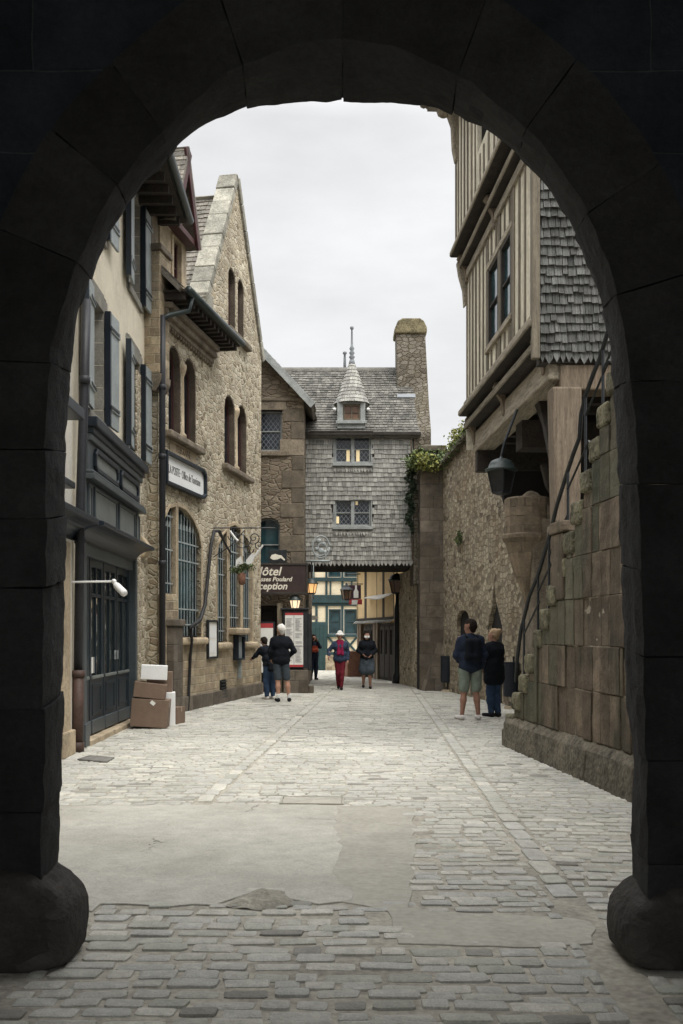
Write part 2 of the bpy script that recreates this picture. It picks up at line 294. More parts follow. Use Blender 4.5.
def concrete(name, c1, c2, thr):
    m, nt, n, b = start(name); v = n('ShaderNodeTexCoord').outputs['Object']
    a = n('ShaderNodeTexNoise', {'Vector': v, 'Scale': 0.75, 'Detail': 9.0, 'Roughness': 0.62}); f = n('ShaderNodeTexNoise', {'Vector': v, 'Scale': 75.0, 'Detail': 5.0, 'Roughness': 0.75}); q = n('ShaderNodeTexNoise', {'Vector': v, 'Scale': 6.0, 'Detail': 8.0, 'Roughness': 0.7})
    vo = n('ShaderNodeTexVoronoi', {'Vector': n('ShaderNodeVectorMath', {0: v, 1: n('ShaderNodeVectorMath', {0: q.outputs['Color'], 'Scale': 0.35}, operation='SCALE').outputs[0]}, operation='ADD').outputs[0], 'Scale': 0.8}, feature='DISTANCE_TO_EDGE')
    pt = mr(n, a.outputs['Fac'], thr - 0.02, thr + 0.03, 0, 1, True)
    c = mixc(n, pt, rgba(c1), rgba(c2))
    k = mth(n, 'ADD', mr(n, f.outputs['Fac'], 0.3, 0.7, 0.80, 1.20), mr(n, q.outputs['Fac'], 0.3, 0.7, -0.16, 0.16))
    k = mth(n, 'MULTIPLY', k, mr(n, f.outputs['Fac'], 0.28, 0.34, 0.55, 1.0))
    cr = mth(n, 'MULTIPLY', mr(n, vo.outputs['Distance'], 0.0, 0.007, 1, 0), mr(n, a.outputs['Fac'], 0.5, 0.58, 0, 0.75))
    c = n('ShaderNodeVectorMath', {0: c, 'Scale': mth(n, 'MULTIPLY', k, mth(n, 'SUBTRACT', 1.0, cr))}, operation='SCALE').outputs[0]
    nt.links.new(c, b.inputs['Base Color']); b.inputs['Roughness'].default_value = 0.93; b.inputs['Specular IOR Level'].default_value = 0.25
    h = mth(n, 'ADD', mth(n, 'MULTIPLY', q.outputs['Fac'], 1.4), mth(n, 'ADD', mth(n, 'MULTIPLY', f.outputs['Fac'], 0.35), mth(n, 'MULTIPLY', cr, -0.8)))
    nt.links.new(n('ShaderNodeBump', {'Height': h, 'Strength': 0.55, 'Distance': 0.025}).outputs[0], b.inputs['Normal']); return m
M['concrete'] = concrete('pale_concrete_patch', (0.48, 0.465, 0.41), (0.425, 0.41, 0.358), 0.52)
M['concrete_smooth'] = mat('beige_concrete', (0.385, 0.368, 0.315), 0.92, 0.13, 1.6, 0.4, 22, stain=0.16)
M['metal_cover'] = mat('cast_cover', (0.17, 0.165, 0.15), 0.7, 0.25, 8, 0.4, 50)

# ------------------------------------------------------------------ frames and mesh builder
class Fr:
    def __init__(s, o, u, n, v=(0, 0, 1)):
        s.o, s.u, s.n, s.v = Vector(o), Vector(u), Vector(n).normalized(), Vector(v)
    def p(s, a, b, d=0.0): return s.o + s.u * a + s.v * b + s.n * d

def rr(a, b): return random.uniform(a, b)

class MB:
    def __init__(s): s.v = []; s.f = []; s.m = []; s.t = []; s.tint = 0.5; s.mi = 0; s.calls = []
    def add(s, vs, fs):
        s.calls.append((len(s.v), len(s.f)))
        k = len(s.v); s.v.extend([tuple(p) for p in vs])
        for f in fs: s.f.append([i + k for i in f]); s.m.append(s.mi); s.t.append(s.tint)
    def hexa(s, q): s.add(q, [(0, 1, 2, 3), (7, 6, 5, 4), (0, 4, 5, 1), (1, 5, 6, 2), (2, 6, 7, 3), (3, 7, 4, 0)])
    def box(s, a, b):
        x0, y0, z0 = a; x1, y1, z1 = b
        s.hexa([(x0, y0, z0), (x1, y0, z0), (x1, y1, z0), (x0, y1, z0), (x0, y0, z1), (x1, y0, z1), (x1, y1, z1), (x0, y1, z1)])
    def mbox(s, mt, sx, sy, sz):
        s.hexa([mt @ Vector(c) for c in [(-sx / 2, -sy / 2, 0), (sx / 2, -sy / 2, 0), (sx / 2, sy / 2, 0), (-sx / 2, sy / 2, 0), (-sx / 2, -sy / 2, sz), (sx / 2, -sy / 2, sz), (sx / 2, sy / 2, sz), (-sx / 2, sy / 2, sz)]])
    def fbox(s, fr, u0, u1, v0, v1, d0, d1):
        s.hexa([fr.p(u0, v0, d0), fr.p(u1, v0, d0), fr.p(u1, v0, d1), fr.p(u0, v0, d1), fr.p(u0, v1, d0), fr.p(u1, v1, d0), fr.p(u1, v1, d1), fr.p(u0, v1, d1)])
    def prism(s, A, B):
        n = len(A); s.add(list(A) + list(B), [list(range(n)), list(range(2 * n - 1, n - 1, -1))] + [(i, (i + 1) % n, n + (i + 1) % n, n + i) for i in range(n)])
    def fprism(s, fr, poly, d0, d1): s.prism([fr.p(a, b, d0) for a, b in poly], [fr.p(a, b, d1) for a, b in poly])
    def fring(s, fr, outer, inner, d0, d1):
        n = len(outer); V = []
        for d in (d0, d1):
            V += [fr.p(a, b, d) for a, b in outer] + [fr.p(a, b, d) for a, b in inner]
        F = []
        for i in range(n):
            j = (i + 1) % n
            F += [(i, j, n + j, n + i), (2 * n + i, 3 * n + i, 3 * n + j, 2 * n + j), (i, 2 * n + i, 2 * n + j, j), (n + i, n + j, 3 * n + j, 3 * n + i)]
        s.add(V, F)
    def holed(s, fr, outer, holes, d, depth):
        polys = [[Vector((a, b, 0)) for a, b in outer]] + [[Vector((a, b, 0)) for a, b in h] for h in holes]
        tr = tessellate_polygon(polys); flat = [q for p in polys for q in p]
        s.add([fr.p(q.x, q.y, d) for q in flat], [tuple(t) for t in tr])
        for h in holes:
            n = len(h)
            s.add([fr.p(a, b, d) for a, b in h] + [fr.p(a, b, d - depth) for a, b in h], [(i, (i + 1) % n, n + (i + 1) % n, n + i) for i in range(n)])
    def tube(s, pts, r, n=8, cap=True):
        pts = [Vector(p) for p in pts]; rs = r if isinstance(r, (list, tuple)) else [r] * len(pts)
        V = []; up = None
        for i, p in enumerate(pts):
            t = (pts[min(i + 1, len(pts) - 1)] - pts[max(i - 1, 0)]).normalized()
            if up is None:
                up = Vector((0, 0, 1)) if abs(t.z) < 0.9 else Vector((1, 0, 0))
            a = t.cross(up).normalized(); b2 = a.cross(t).normalized(); up = b2
            for k in range(n):
                th = 2 * math.pi * k / n; V.append(p + (a * math.cos(th) + b2 * math.sin(th)) * rs[i])
        F = [(i * n + k, i * n + (k + 1) % n, (i + 1) * n + (k + 1) % n, (i + 1) * n + k) for i in range(len(pts) - 1) for k in range(n)]
        if cap: F += [list(range(n)), list(range((len(pts) - 1) * n, len(pts) * n))]
        s.add(V, F)
    def lathe(s, c, prof, n=16, a0=0.0, a1=2 * math.pi, rot=0.0):
        c = Vector(c); full = abs(a1 - a0 - 2 * math.pi) < 1e-6; m = n if full else n + 1; V = []
        for r, z in prof:
            for k in range(m):
                th = rot + a0 + (a1 - a0) * k / n; V.append(c + Vector((r * math.cos(th), r * math.sin(th), z)))
        F = []
        for i in range(len(prof) - 1):
            for k in range(n if full else n):
                k2 = (k + 1) % m; F.append((i * m + k, i * m + k2, (i + 1) * m + k2, (i + 1) * m + k))
        if full:
            F += [list(range(m)), list(range((len(prof) - 1) * m, len(prof) * m))]
        s.add(V, F)
    def ball(s, c, r, n=10, sc=(1, 1, 1)):
        c = Vector(c); V = []; R = n // 2 + 1
        for i in range(R + 1):
            ph = math.pi * i / R
            for k in range(n):
                th = 2 * math.pi * k / n; V.append(c + Vector((r * sc[0] * math.sin(ph) * math.cos(th), r * sc[1] * math.sin(ph) * math.sin(th), r * sc[2] * math.cos(ph))))
        s.add(V, [(i * n + k, i * n + (k + 1) % n, (i + 1) * n + (k + 1) % n, (i + 1) * n + k) for i in range(R) for k in range(n)])
    def each(s, name, m, parent, per=1, **kw):      # one object for every `per` added solids
        cs = s.calls[::per] + [(len(s.v), len(s.f))]; o = None
        for (v0, f0), (v1, f1) in zip(cs[:-1], cs[1:]):
            q = MB(); q.v = s.v[v0:v1]; q.f = [[i - v0 for i in f] for f in s.f[f0:f1]]; q.m = s.m[f0:f1]; q.t = s.t[f0:f1]; o = q.build(name, m, parent, **kw)
        return o
    def build(s, name, m, parent=None, bevel=0.0, smooth=False, local=False, uv=True, recalc=True, seg=2):
        off = Vector((0, 0, 0))
        if parent is not None and not local: off = wloc(parent)
        me = bpy.data.meshes.new(name)
        V = np.array(s.v, dtype=float).reshape(-1, 3) - np.array(off)
        me.from_pydata(V.tolist(), [], s.f)
        ms = m if isinstance(m, (list, tuple)) else [m]
        for q in ms: me.materials.append(M[q] if isinstance(q, str) else q)
        me.polygons.foreach_set('material_index', s.m)
        if smooth: me.polygons.foreach_set('use_smooth', [True] * len(s.f))
        at = me.attributes.new('tint', 'FLOAT', 'FACE'); at.data.foreach_set('value', s.t)
        me.update()
        if recalc:
            bm = bmesh.new(); bm.from_mesh(me); bmesh.ops.recalc_face_normals(bm, faces=bm.faces); bm.to_mesh(me); bm.free()
        if uv: auto_uv(me, off)
        o = bpy.data.objects.new(name, me); COL.objects.link(o)
        if parent is not None: o.parent = parent
        if bevel:
            bv = o.modifiers.new('bevel', 'BEVEL'); bv.width = bevel; bv.segments = seg; bv.limit_method = 'ANGLE'; bv.angle_limit = rad(40)
        return o

def auto_uv(me, off):
    n = len(me.polygons)
    if not n: return
    nor = np.empty(n * 3); me.polygons.foreach_get('normal', nor); nor = nor.reshape(-1, 3)
    nor = np.where(np.abs(nor) < 1e-3, 0, nor)
    tot = np.empty(n, dtype=int); me.polygons.foreach_get('loop_total', tot)
    li = np.empty(len(me.loops), dtype=int); me.loops.foreach_get('vertex_index', li)
    co = np.empty(len(me.vertices) * 3); me.vertices.foreach_get('co', co); co = co.reshape(-1, 3) + np.array(off)
    fi = np.repeat(np.arange(n), tot); N_ = nor[fi]; P_ = co[li]
    h = np.hypot(N_[:, 0], N_[:, 1]); h = np.where(h < 1e-6, 1, h)
    tx, ty = -N_[:, 1] / h, N_[:, 0] / h
    flip = np.where((np.abs(tx) > np.abs(ty)), np.sign(tx), np.sign(ty)); tx, ty = tx * flip, ty * flip
    flat = np.abs(N_[:, 2]) > 0.9
    U = np.where(flat, P_[:, 0], P_[:, 0] * tx + P_[:, 1] * ty)
    W = np.where(flat, P_[:, 1], P_[:, 2] / np.sqrt(np.maximum(0.15, 1 - N_[:, 2] ** 2)))
    lay = me.uv_layers.new(name='UVMap'); lay.data.foreach_set('uv', np.stack([U, W], 1).ravel())

def wloc(o):
    p = Vector((0, 0, 0))
    while o is not None: p = p + o.location; o = o.parent
    return p
def tag(o, label=None, cat=None, group=None, kind=None):
    if label: o['label'] = label
    if cat: o['category'] = cat
    if group: o['group'] = group
    if kind: o['kind'] = kind
    return o
def thing(name, label, cat, loc=(0, 0, 0), group=None, rotz=0.0):
    o = bpy.data.objects.new(name, None); COL.objects.link(o); o.location = loc; o.rotation_euler = (0, 0, rotz)
    o.empty_display_size = 0.2
    return tag(o, label, cat, group)

def arch(u0, u1, v0, vs, vt, n=8):
    c = (u0 + u1) / 2; a = (u1 - u0) / 2
    return [(u0, v0), (u1, v0)] + [(c + a * math.cos(math.pi * k / n), vs + (vt - vs) * math.sin(math.pi * k / n)) for k in range(n + 1)]
def rect(u0, u1, v0, v1): return [(u0, v0), (u1, v0), (u1, v1), (u0, v1)]
def grow(poly, g):
    us = [p[0] for p in poly]; vv = [p[1] for p in poly]
    cu, cv = (min(us) + max(us)) / 2, (min(vv) + max(vv)) / 2; wu, wv = (max(us) - min(us)) / 2, (max(vv) - min(vv)) / 2
    return [(cu + (a - cu) * (wu + g) / wu, cv + (b - cv) * (wv + g) / wv) for a, b in poly]
def txt(s, fr, u, v, d, size, m, parent, align='CENTER', shear=0.0, name='lettering', sx=1.0, flipu=False, ext=0.003, bold=0.0):
    cu = bpy.data.curves.new('t', 'FONT'); cu.body = s; cu.size = size; cu.align_x = align; cu.align_y = 'CENTER'; cu.shear = shear; cu.extrude = ext; cu.offset = bold; cu.resolution_u = 3
    o = bpy.data.objects.new('t', cu); COL.objects.link(o)
    dg = bpy.context.evaluated_depsgraph_get(); me = bpy.data.meshes.new_from_object(o.evaluated_get(dg))
    bpy.data.objects.remove(o)
    off = wloc(parent) if parent else Vector((0, 0, 0))
    U = fr.u.normalized() * (-1 if flipu else 1)
    for vt_ in me.vertices:
        c = vt_.co.copy(); vt_.co = fr.p(u, v, d) + U * c.x * sx + fr.v.normalized() * c.y + fr.n * c.z - off
    me.materials.clear(); me.materials.append(M[m])
    ob = bpy.data.objects.new(name, me); COL.objects.link(ob)
    if parent: ob.parent = parent
    return ob

def shingles(mb, fr, u0, u1, v0, v1, rh, w, skip=(), t=0.02, jit=0.012, last_point=False, inside=None, every=None):
    v = v0; row = 0
    while v < v1 - 0.01:
        u = u0 - rr(0, w)
        while u < u1:
            ww = w * rr(0.7, 1.35); a, b = max(u, u0), min(u + ww, u1); u += ww
            if b - a < 0.02: continue
            top = min(v + rh * 1.25, v1); cu, cv = (a + b) / 2, v + rh * 0.4
            if any(x0 < cu < x1 and y0 < cv < y1 for x0, x1, y0, y1 in skip): continue
            if inside and not inside(cu, cv): continue
            mb.tint = min(1, max(0, random.gauss(0.5, 0.22)))
            g = 0.004; j = rr(-jit, jit) + 0.5 * jit * math.sin(u * 5 + row * 1.7); tt = t * rr(0.8, 1.3)
            lo = v - 0.01 + j
            A = [(a + g, lo), (b - g, lo + rr(-0.3, 0.3) * jit), (b - g, top), (a + g, top)]
            if last_point and row == 0: A = [(a + g, lo + rh * 0.3), (cu, lo - rh * 0.35), (b - g, lo + rh * 0.3), (b - g, top), (a + g, top)]
            D = [tt if q[1] < v + rh * 0.5 else 0.001 for q in A]
            front = [fr.p(q[0], q[1], d) for q, d in zip(A, D)]; back = [fr.p(q[0], q[1], d - 0.012) for q, d in zip(A, D)]
            mb.prism(front, back)
        v += rh; row += 1

def rough(o, strength, size, levels=2, simple=True):
    if levels: s_ = o.modifiers.new('fine', 'SUBSURF'); s_.subdivision_type = 'SIMPLE' if simple else 'CATMULL_CLARK'; s_.levels = 1; s_.render_levels = levels
    tx = bpy.data.textures.new('lumps', 'CLOUDS'); tx.noise_scale = size; tx.noise_depth = 4; d = o.modifiers.new('lumps', 'DISPLACE'); d.texture = tx; d.strength = strength; d.mid_level = 0.5; d.texture_coords = 'GLOBAL'
    return o
def leaves(mb, centers, count, size, spread=(1, 1, 1), droop=0.0):
    for c, r in centers:
        for _ in range(count):
            d = Vector((random.gauss(0, 0.45) * spread[0], random.gauss(0, 0.45) * spread[1], random.gauss(0, 0.45) * spread[2])) * r
            p = Vector(c) + d; s_ = size * rr(0.6, 1.5)
            n1 = Vector((rr(-1, 1), rr(-1, 1), rr(-0.6, 1))).normalized(); a = n1.orthogonal().normalized(); a.rotate(Matrix.Rotation(rr(0, 6.28), 3, n1)); b = n1.cross(a)
            mb.tint = rr(0.1, 0.95)
            mb.add([p - a * s_ * 0.5, p + b * s_ * 0.32 + n1 * s_ * 0.1, p + a * s_ * 0.55, p - b * s_ * 0.32 + n1 * s_ * 0.1], [(0, 1, 2, 3)])
# ------------------------------------------------------------------ ground, setts, concrete
def inpoly(x, y, P):
    c = False; j = len(P) - 1
    for i in range(len(P)):
        if (P[i][1] > y) != (P[j][1] > y) and x < (P[j][0] - P[i][0]) * (y - P[i][1]) / (P[j][1] - P[i][1]) + P[i][0]: c = not c
        j = i
    return c
def gpoly(px): return [tuple(GR(a, b)[:2]) for a, b in px]
def ragged(P, amp, step=0.12):
    o = []
    for i in range(len(P)):
        a, b = Vector(P[i]), Vector(P[(i + 1) % len(P)]); L = (b - a).length; k = max(1, int(L / step)); nn = Vector((-(b - a).y, (b - a).x)) / max(L, 1e-6)
        for q in range(k):
            p = a.lerp(b, q / k) + nn * (rr(-amp, amp) if q else 0); o.append((p.x, p.y))
    return o
CPX = [(30, 808), (130, 806), (240, 805), (338, 806), (334, 830), (342, 850), (334, 868), (346, 888), (352, 901), (318, 905), (292, 900), (262, 890), (228, 901), (214, 906), (150, 906), (100, 905), (92, 912), (60, 909), (0, 912)]
CP2 = [(340, 806), (414, 808), (416, 850), (412, 880), (408, 908), (470, 914), (545, 917), (590, 922), (593, 944), (520, 948), (440, 945), (398, 944), (392, 925), (388, 912), (340, 902), (320, 888), (310, 868), (312, 850), (310, 830), (312, 806)]
POLY1, POLY2 = gpoly(CPX), gpoly(CP2)
g = MB(); g.add([(-150, -60, -0.003), (150, -60, -0.003), (150, 300, -0.003), (-150, 300, -0.003)], [(0, 1, 2, 3)])
tag(g.build('ground', 'ground', recalc=False), kind='structure')

def lineL(y): return -0.78 + (19.4 - y) * (-0.05)
def lineR(y): return 2.06 + (28 - y) * (-0.0335)
sm = MB()
def sett(cx, cy, wx, wy, rot, z, near):
    hx, hy = wx / 2, wy / 2; c, s_ = math.cos(rot), math.sin(rot)
    ta, tb = random.gauss(0, 0.012), random.gauss(0, 0.016)
    q = rr(0.16, 0.34)
    if near: base = [(-1, -1 + q), (-1, 1 - q), (-1 + q * .6, 1), (1 - q * .6, 1), (1, 1 - q), (1, -1 + q), (1 - q * .6, -1), (-1 + q * .6, -1)]
    else: base = [(-1, -1), (-1, 1), (1, 1), (1, -1)]
    jit = [(a * (1 + rr(-.09, .06)), b * (1 + rr(-.13, .08))) for a, b in base]
    rings = [(0.0, -0.03), (0.005, -0.004), (0.018, 0.0)] if near else [(0.0, -0.025), (0.008, 0.0)]
    V = []
    for ins, dz in rings:
        for a, b in jit:
            x = a * (hx - ins); y = b * (hy - ins)
            V.append((cx + x * c - y * s_, cy + x * s_ + y * c, z + dz + (x * ta + y * tb if dz > -0.02 else 0)))
    n = len(base); F = [tuple(range((len(rings) - 1) * n + n - 1, (len(rings) - 1) * n - 1, -1))]
    for r in range(len(rings) - 1):
        F += [(r * n + k, (r + 1) * n + k, (r + 1) * n + (k + 1) % n, r * n + (k + 1) % n) for k in range(n)]
    sm.tint = min(1, max(0, random.gauss(0.5, 0.24)))
    if near:   # worn domed top
        V.append((cx, cy, z + rr(0.001, 0.007))); ci = len(V) - 1; k0 = (len(rings) - 1) * n
        F = F[1:] + [(k0 + (k + 1) % n, k0 + k, ci) for k in range(n)]
    sm.add(V, F)
def blocked(x, y): return inpoly(x, y, POLY1) or inpoly(x, y, POLY2)
y = 2.6; row = 0
while y < 46:
    rh = rr(0.105, 0.145) if y < 7 else rr(0.10, 0.14) if y < 20 else rr(0.16, 0.2)
    for side in (0, 1, 2):
        yl = y
        if side == 0: xa, xb, sl_ = max(-4.6, -2.0 if y < 4.4 else -4.6), lineL(y) - 0.09, 0.06
        elif side == 1: xa, xb, sl_ = lineL(y) + 0.09, lineR(y) - 0.09, 0.0
        else: xa, xb, sl_ = lineR(y) + 0.09, 4.6, -0.14
        if y < 5.9: sl_ = 0.0
        x = xa + rr(-0.12, 0)
        while x < xb:
            wx = rr(0.13, 0.29) if y < 7 else rr(0.13, 0.26) if y < 20 else rr(0.2, 0.32)
            cx_ = x + wx / 2; x += wx
            a, b = max(cx_ - wx / 2, xa), min(cx_ + wx / 2, xb)
            if b - a < 0.05: continue
            ref = lineL(y) if side == 0 else lineR(y)
            cy_ = y + sl_ * (cx_ - ref) + 0.022 * math.sin(cx_ * 3.1 + row * 1.9) + rr(-.008, .008) + 0.05 * math.sin(cx_ * 0.9 + y * 0.6)
            if blocked((a + b) / 2 + rr(-.07, .07), cy_ + rr(-.07, .07)): continue
            gap = 0.017 if y < 8 else 0.008
            if random.random() < 0.012 and y < 9: continue
            sett((a + b) / 2, cy_, b - a - gap * rr(.5, 1.4), rh - gap * rr(.6, 1.5), sl_ + random.gauss(0, 0.035), rr(0.003, 0.014) if y < 6.5 else rr(0.0, 0.010) if y < 9 else rr(0.002, 0.006), y < 15)
    y += rh; row += 1
for fn in (lineL, lineR):
    y = 5.9
    while y < 30:
        L_ = rr(0.26, 0.4); x = fn(y + L_ / 2)
        if not blocked(x, y + L_ / 2): sm.tint = 0.8; sett(x, y + L_ / 2, 0.15, L_ - 0.015, 0.03, 0.012, y < 15)
        y += L_
tag(sm.build('cobbled_street', 'sett', uv=False, recalc=False, smooth=False), kind='structure')
def sheet(name, P, m, z, amp):
    mb = MB(); R_ = ragged(P, amp)
    mb.prism([(a, b, -0.02) for a, b in R_], [(a, b, z) for a, b in R_])
    return tag(mb.build(name, m, bevel=0.006), kind='structure')
sheet('concrete_patch', POLY1, 'concrete', 0.0085, 0.035)
sheet('concrete_strip', POLY2, 'concrete_smooth', 0.0055, 0.03)
hump = MB()
hp = gpoly([(225, 907), (240, 898), (262, 889), (285, 893), (296, 905), (270, 912)])
c0 = Vector((sum(p[0] for p in hp) / 6, sum(p[1] for p in hp) / 6, 0.045))
hr = ragged(hp, 0.012, 0.06); hump.add([(a, b, 0.004) for a, b in hr] + [(c0.x + (a - c0.x) * .6, c0.y + (b - c0.y) * .6, 0.034) for a, b in hr] + [tuple(c0)], [(i, (i + 1) % len(hr), len(hr) + (i + 1) % len(hr), len(hr) + i) for i in range(len(hr))] + [(len(hr) + i, len(hr) + (i + 1) % len(hr), 2 * len(hr)) for i in range(len(hr))])
tag(rough(hump.build('broken_concrete', 'broken'), 0.02, 0.06, 3), kind='structure')
def cover(name, label, px, m):
    q = [GR(a, b) for a, b in px]; mb = MB(); t = thing(name, label, 'cover', (q[0] + q[2]) / 2)
    mb.prism([p + Vector((0, 0, -0.01)) for p in q], [p + Vector((0, 0, 0.019)) for p in q]); mb.build('lid', m, t, bevel=0.003)
    f = MB(); c = (q[0] + q[1] + q[2] + q[3]) / 4
    o = [c + (p - c) * 1.09 for p in q]; i = [c + (p - c) * 1.02 for p in q]
    f.add([p + Vector((0, 0, 0.021)) for p in o] + [p + Vector((0, 0, 0.021)) for p in i] + [p + Vector((0, 0, -0.01)) for p in o], [(k, (k + 1) % 4, 4 + (k + 1) % 4, 4 + k) for k in range(4)] + [(k, (k + 1) % 4, 8 + (k + 1) % 4, 8 + k) for k in range(4)])
    f.build('rim', m, t)
cover('drain_cover', 'dark flat drain cover set in the cobbles near the shop doors', [(79, 760.5), (106, 763), (113, 759), (90, 757)], 'metal_cover')
cover('manhole_cover', 'pale rectangular manhole cover at the far edge of the concrete patch', [(282, 805), (341, 805.5), (342, 799), (284, 798.5)], 'concrete_smooth')

# ------------------------------------------------------------------ gateway the camera stands in
YF, YB = 4.66, 5.02
FRONT = [(44, 985), (45, 860), (47, 700), (48, 560), (50, 420), (56, 345), (78, 270), (112, 198), (150, 150), (183, 118), (230, 76), (285, 52), (335, 42), (400, 51), (470, 86), (540, 148), (580, 205), (606, 262), (622, 330), (632, 420), (638, 520), (641, 640), (643, 760), (643, 900), (643, 985)]
BACK = [(62, 945), (62, 858), (63, 780), (66, 650), (67, 520), (69, 450), (70.5, 400), (76, 350), (81, 313), (98.6, 261.5), (112, 235), (127.6, 210), (148, 182), (170, 161), (185, 142), (210, 125), (245, 110), (300, 104), (341, 103.5), (390, 105), (432, 107.5), (455, 118), (485, 131), (513, 155), (540, 183), (560, 212), (580, 250), (596, 290), (606, 330), (612, 400), (616, 470), (619.5, 560), (622, 600), (625, 700), (631, 745), (629, 790), (628, 830), (630, 880), (630, 945)]
def to_xz(P, Y): return [Vector(((a - CX) * Y / FPX, EYE + (HOR - b) * Y / FPX)) for a, b in P]
def resample(P, N):
    L = [0]
    for i in range(len(P) - 1): L.append(L[-1] + (P[i + 1] - P[i]).length)
    o = []
    for k in range(N + 1):
        t = L[-1] * k / N; i = 0
        while i < len(P) - 2 and L[i + 1] < t: i += 1
        o.append(P[i].lerp(P[i + 1], min(1, (t - L[i]) / max(1e-6, L[i + 1] - L[i]))))
    return o
NR = 126
fo, bo = resample(to_xz(FRONT, YF), NR), resample(to_xz(BACK, YB), NR)
gate = thing('stone_gateway', 'dark rough stone gateway whose round arch frames the whole street', 'gateway', (0, YF, 0))
cuts = [0]
while cuts[-1] < NR: cuts.append(min(NR, cuts[-1] + random.choice([4, 5, 5, 6, 7])))
if cuts[-1] - cuts[-2] < 3: cuts.pop(-2)
ring = MB(); outer = []
def radial(p):
    c = Vector((0.02, min(p.y, 2.75))); d = p - c; return d.normalized()
for a, b in zip(cuts[:-1], cuts[1:]):
    ring.tint = rr(0.1, 0.9); j = rr(-0.007, 0.007); th = 0.42
    V = []; n = b - a
    for k in range(a, b + 1):
        e = 0.0015 if k == a else -0.0015 if k == b else 0
        tg = (fo[min(k + 1, NR)] - fo[max(k - 1, 0)]).normalized() * e
        r1, r2 = radial(fo[k]), radial(bo[k])
        for q in range(5):
            f = q / 4; p = fo[k].lerp(bo[k], f) + tg; r_ = r1.lerp(r2, f)
            wob = j + rr(-0.006, 0.006) + (0.012 if q in (0, 4) else 0)
            p = p + r_ * wob; V.append((p.x, YF - 0.012 + (YB - YF + 0.02) * f, p.y))
        pf, pb = fo[k] + tg + r1 * th, bo[k] + tg + r2 * th
        V += [(pf.x, YF - 0.012, pf.y), (pb.x, YB + 0.008, pb.y)]
    F = []
    for k in range(n):
        o = k * 7
        for q in range(4): F.append((o + q, o + q + 1, o + 7 + q + 1, o + 7 + q))
        F += [(o, o + 7, o + 12, o + 5), (o + 4, o + 6, o + 13, o + 11), (o + 5, o + 12, o + 13, o + 6)]
    for o in (0, n * 7): F.append((o, o + 1, o + 2, o + 3, o + 4, o + 6, o + 5))
    ring.add(V, F)
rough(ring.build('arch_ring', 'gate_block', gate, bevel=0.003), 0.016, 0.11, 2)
mort = MB()   # mortar bed just behind the faces of the blocks
V = []
for k in range(NR + 1):
    for q, Yq in ((fo[k], YF), (bo[k], YB)):
        p = q + radial(q) * 0.028; V.append((p.x, Yq, p.y))
mort.add(V, [(2 * k, 2 * k + 1, 2 * k + 3, 2 * k + 2) for k in range(NR)])
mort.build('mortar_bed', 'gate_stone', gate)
hole = [(fo[k] + radial(fo[k]) * 0.40) for k in range(0, NR + 1, 2)]
hole_b = [(bo[k] + radial(bo[k]) * 0.40) for k in range(0, NR + 1, 2)]
gw = MB()
frF, frB = Fr((0, YF, 0), (1, 0, 0), (0, -1, 0)), Fr((0, YB, 0), (1, 0, 0), (0, 1, 0))
for fr, h in ((frF, hole), (frB, hole_b)):
    gw.holed(fr, [(-5.2, -0.02)] + [(-5.2, 7.4), (5.2, 7.4), (5.2, -0.02)] + [(p.x, max(p.y, -0.02)) for p in reversed(h)], [], 0, 0)
gw.add([(-5.2, YF, 7.4), (5.2, YF, 7.4), (5.2, YB, 7.4), (-5.2, YB, 7.4)], [(0, 1, 2, 3)])
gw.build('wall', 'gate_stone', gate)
pv = MB()
for a, b in (((-2.35, -0.6, 0), (-2.05, YF - 0.004, 5.1)), ((2.05, -0.6, 0), (2.35, YF - 0.004, 5.1)), ((-2.35, -0.6, 5.1), (2.35, YF - 0.004, 5.5))): pv.box(a, b)
pv.build('passage_vault', 'gate_stone', gate)
def guard(x0, x1, y0, y1, h, sgn):
    mb = MB(); n = 9; prof = [(x0, -0.02), (x1 - sgn * 0.035, -0.02), (x1, 0.10 * h)] 
    rx, rz = abs(x1 - x0) * 0.42, h * 0.52
    for k in range(n + 1):
        a = math.pi / 2 * k / n; prof.append((x1 - sgn * rx * (1 - math.cos(a)) + rr(-.004, .004), h - rz * (1 - math.sin(a)) + rr(-.004, .004)))
    prof.append((x0, h + 0.005))
    ys = [y0, y0 + 0.05, y0 + 0.16, y0 + 0.3, y1 - 0.05, y1]; ins = [0.05, 0.012, 0, 0, 0.01, 0.04]
    V = []
    for yy, i_ in zip(ys, ins):
        for a, b in prof: V.append((a - (sgn * i_ if abs(a - x0) > 0.02 else 0) + rr(-.004, .004), yy, b - (i_ * 0.8 if b > 0.1 else 0) + rr(-.003, .003)))
    m_ = len(prof); F = [(r * m_ + k, r * m_ + (k + 1) % m_, (r + 1) * m_ + (k + 1) % m_, (r + 1) * m_ + k) for r in range(len(ys) - 1) for k in range(m_)] + [list(range(m_)), list(range((len(ys) - 1) * m_, len(ys) * m_))]
    mb.add(V, F); o = mb.build('wheel_guard', 'guard_stone', gate, smooth=True)
    s_ = o.modifiers.new('s', 'SUBSURF'); s_.levels = 1; s_.render_levels = 2; rough(o, 0.03, 0.12, 2)
guard(-2.1, -1.25, 4.56, 5.06, 0.475, 1)
guard(2.1, 1.32, 4.58, 5.08, 0.40, -1)
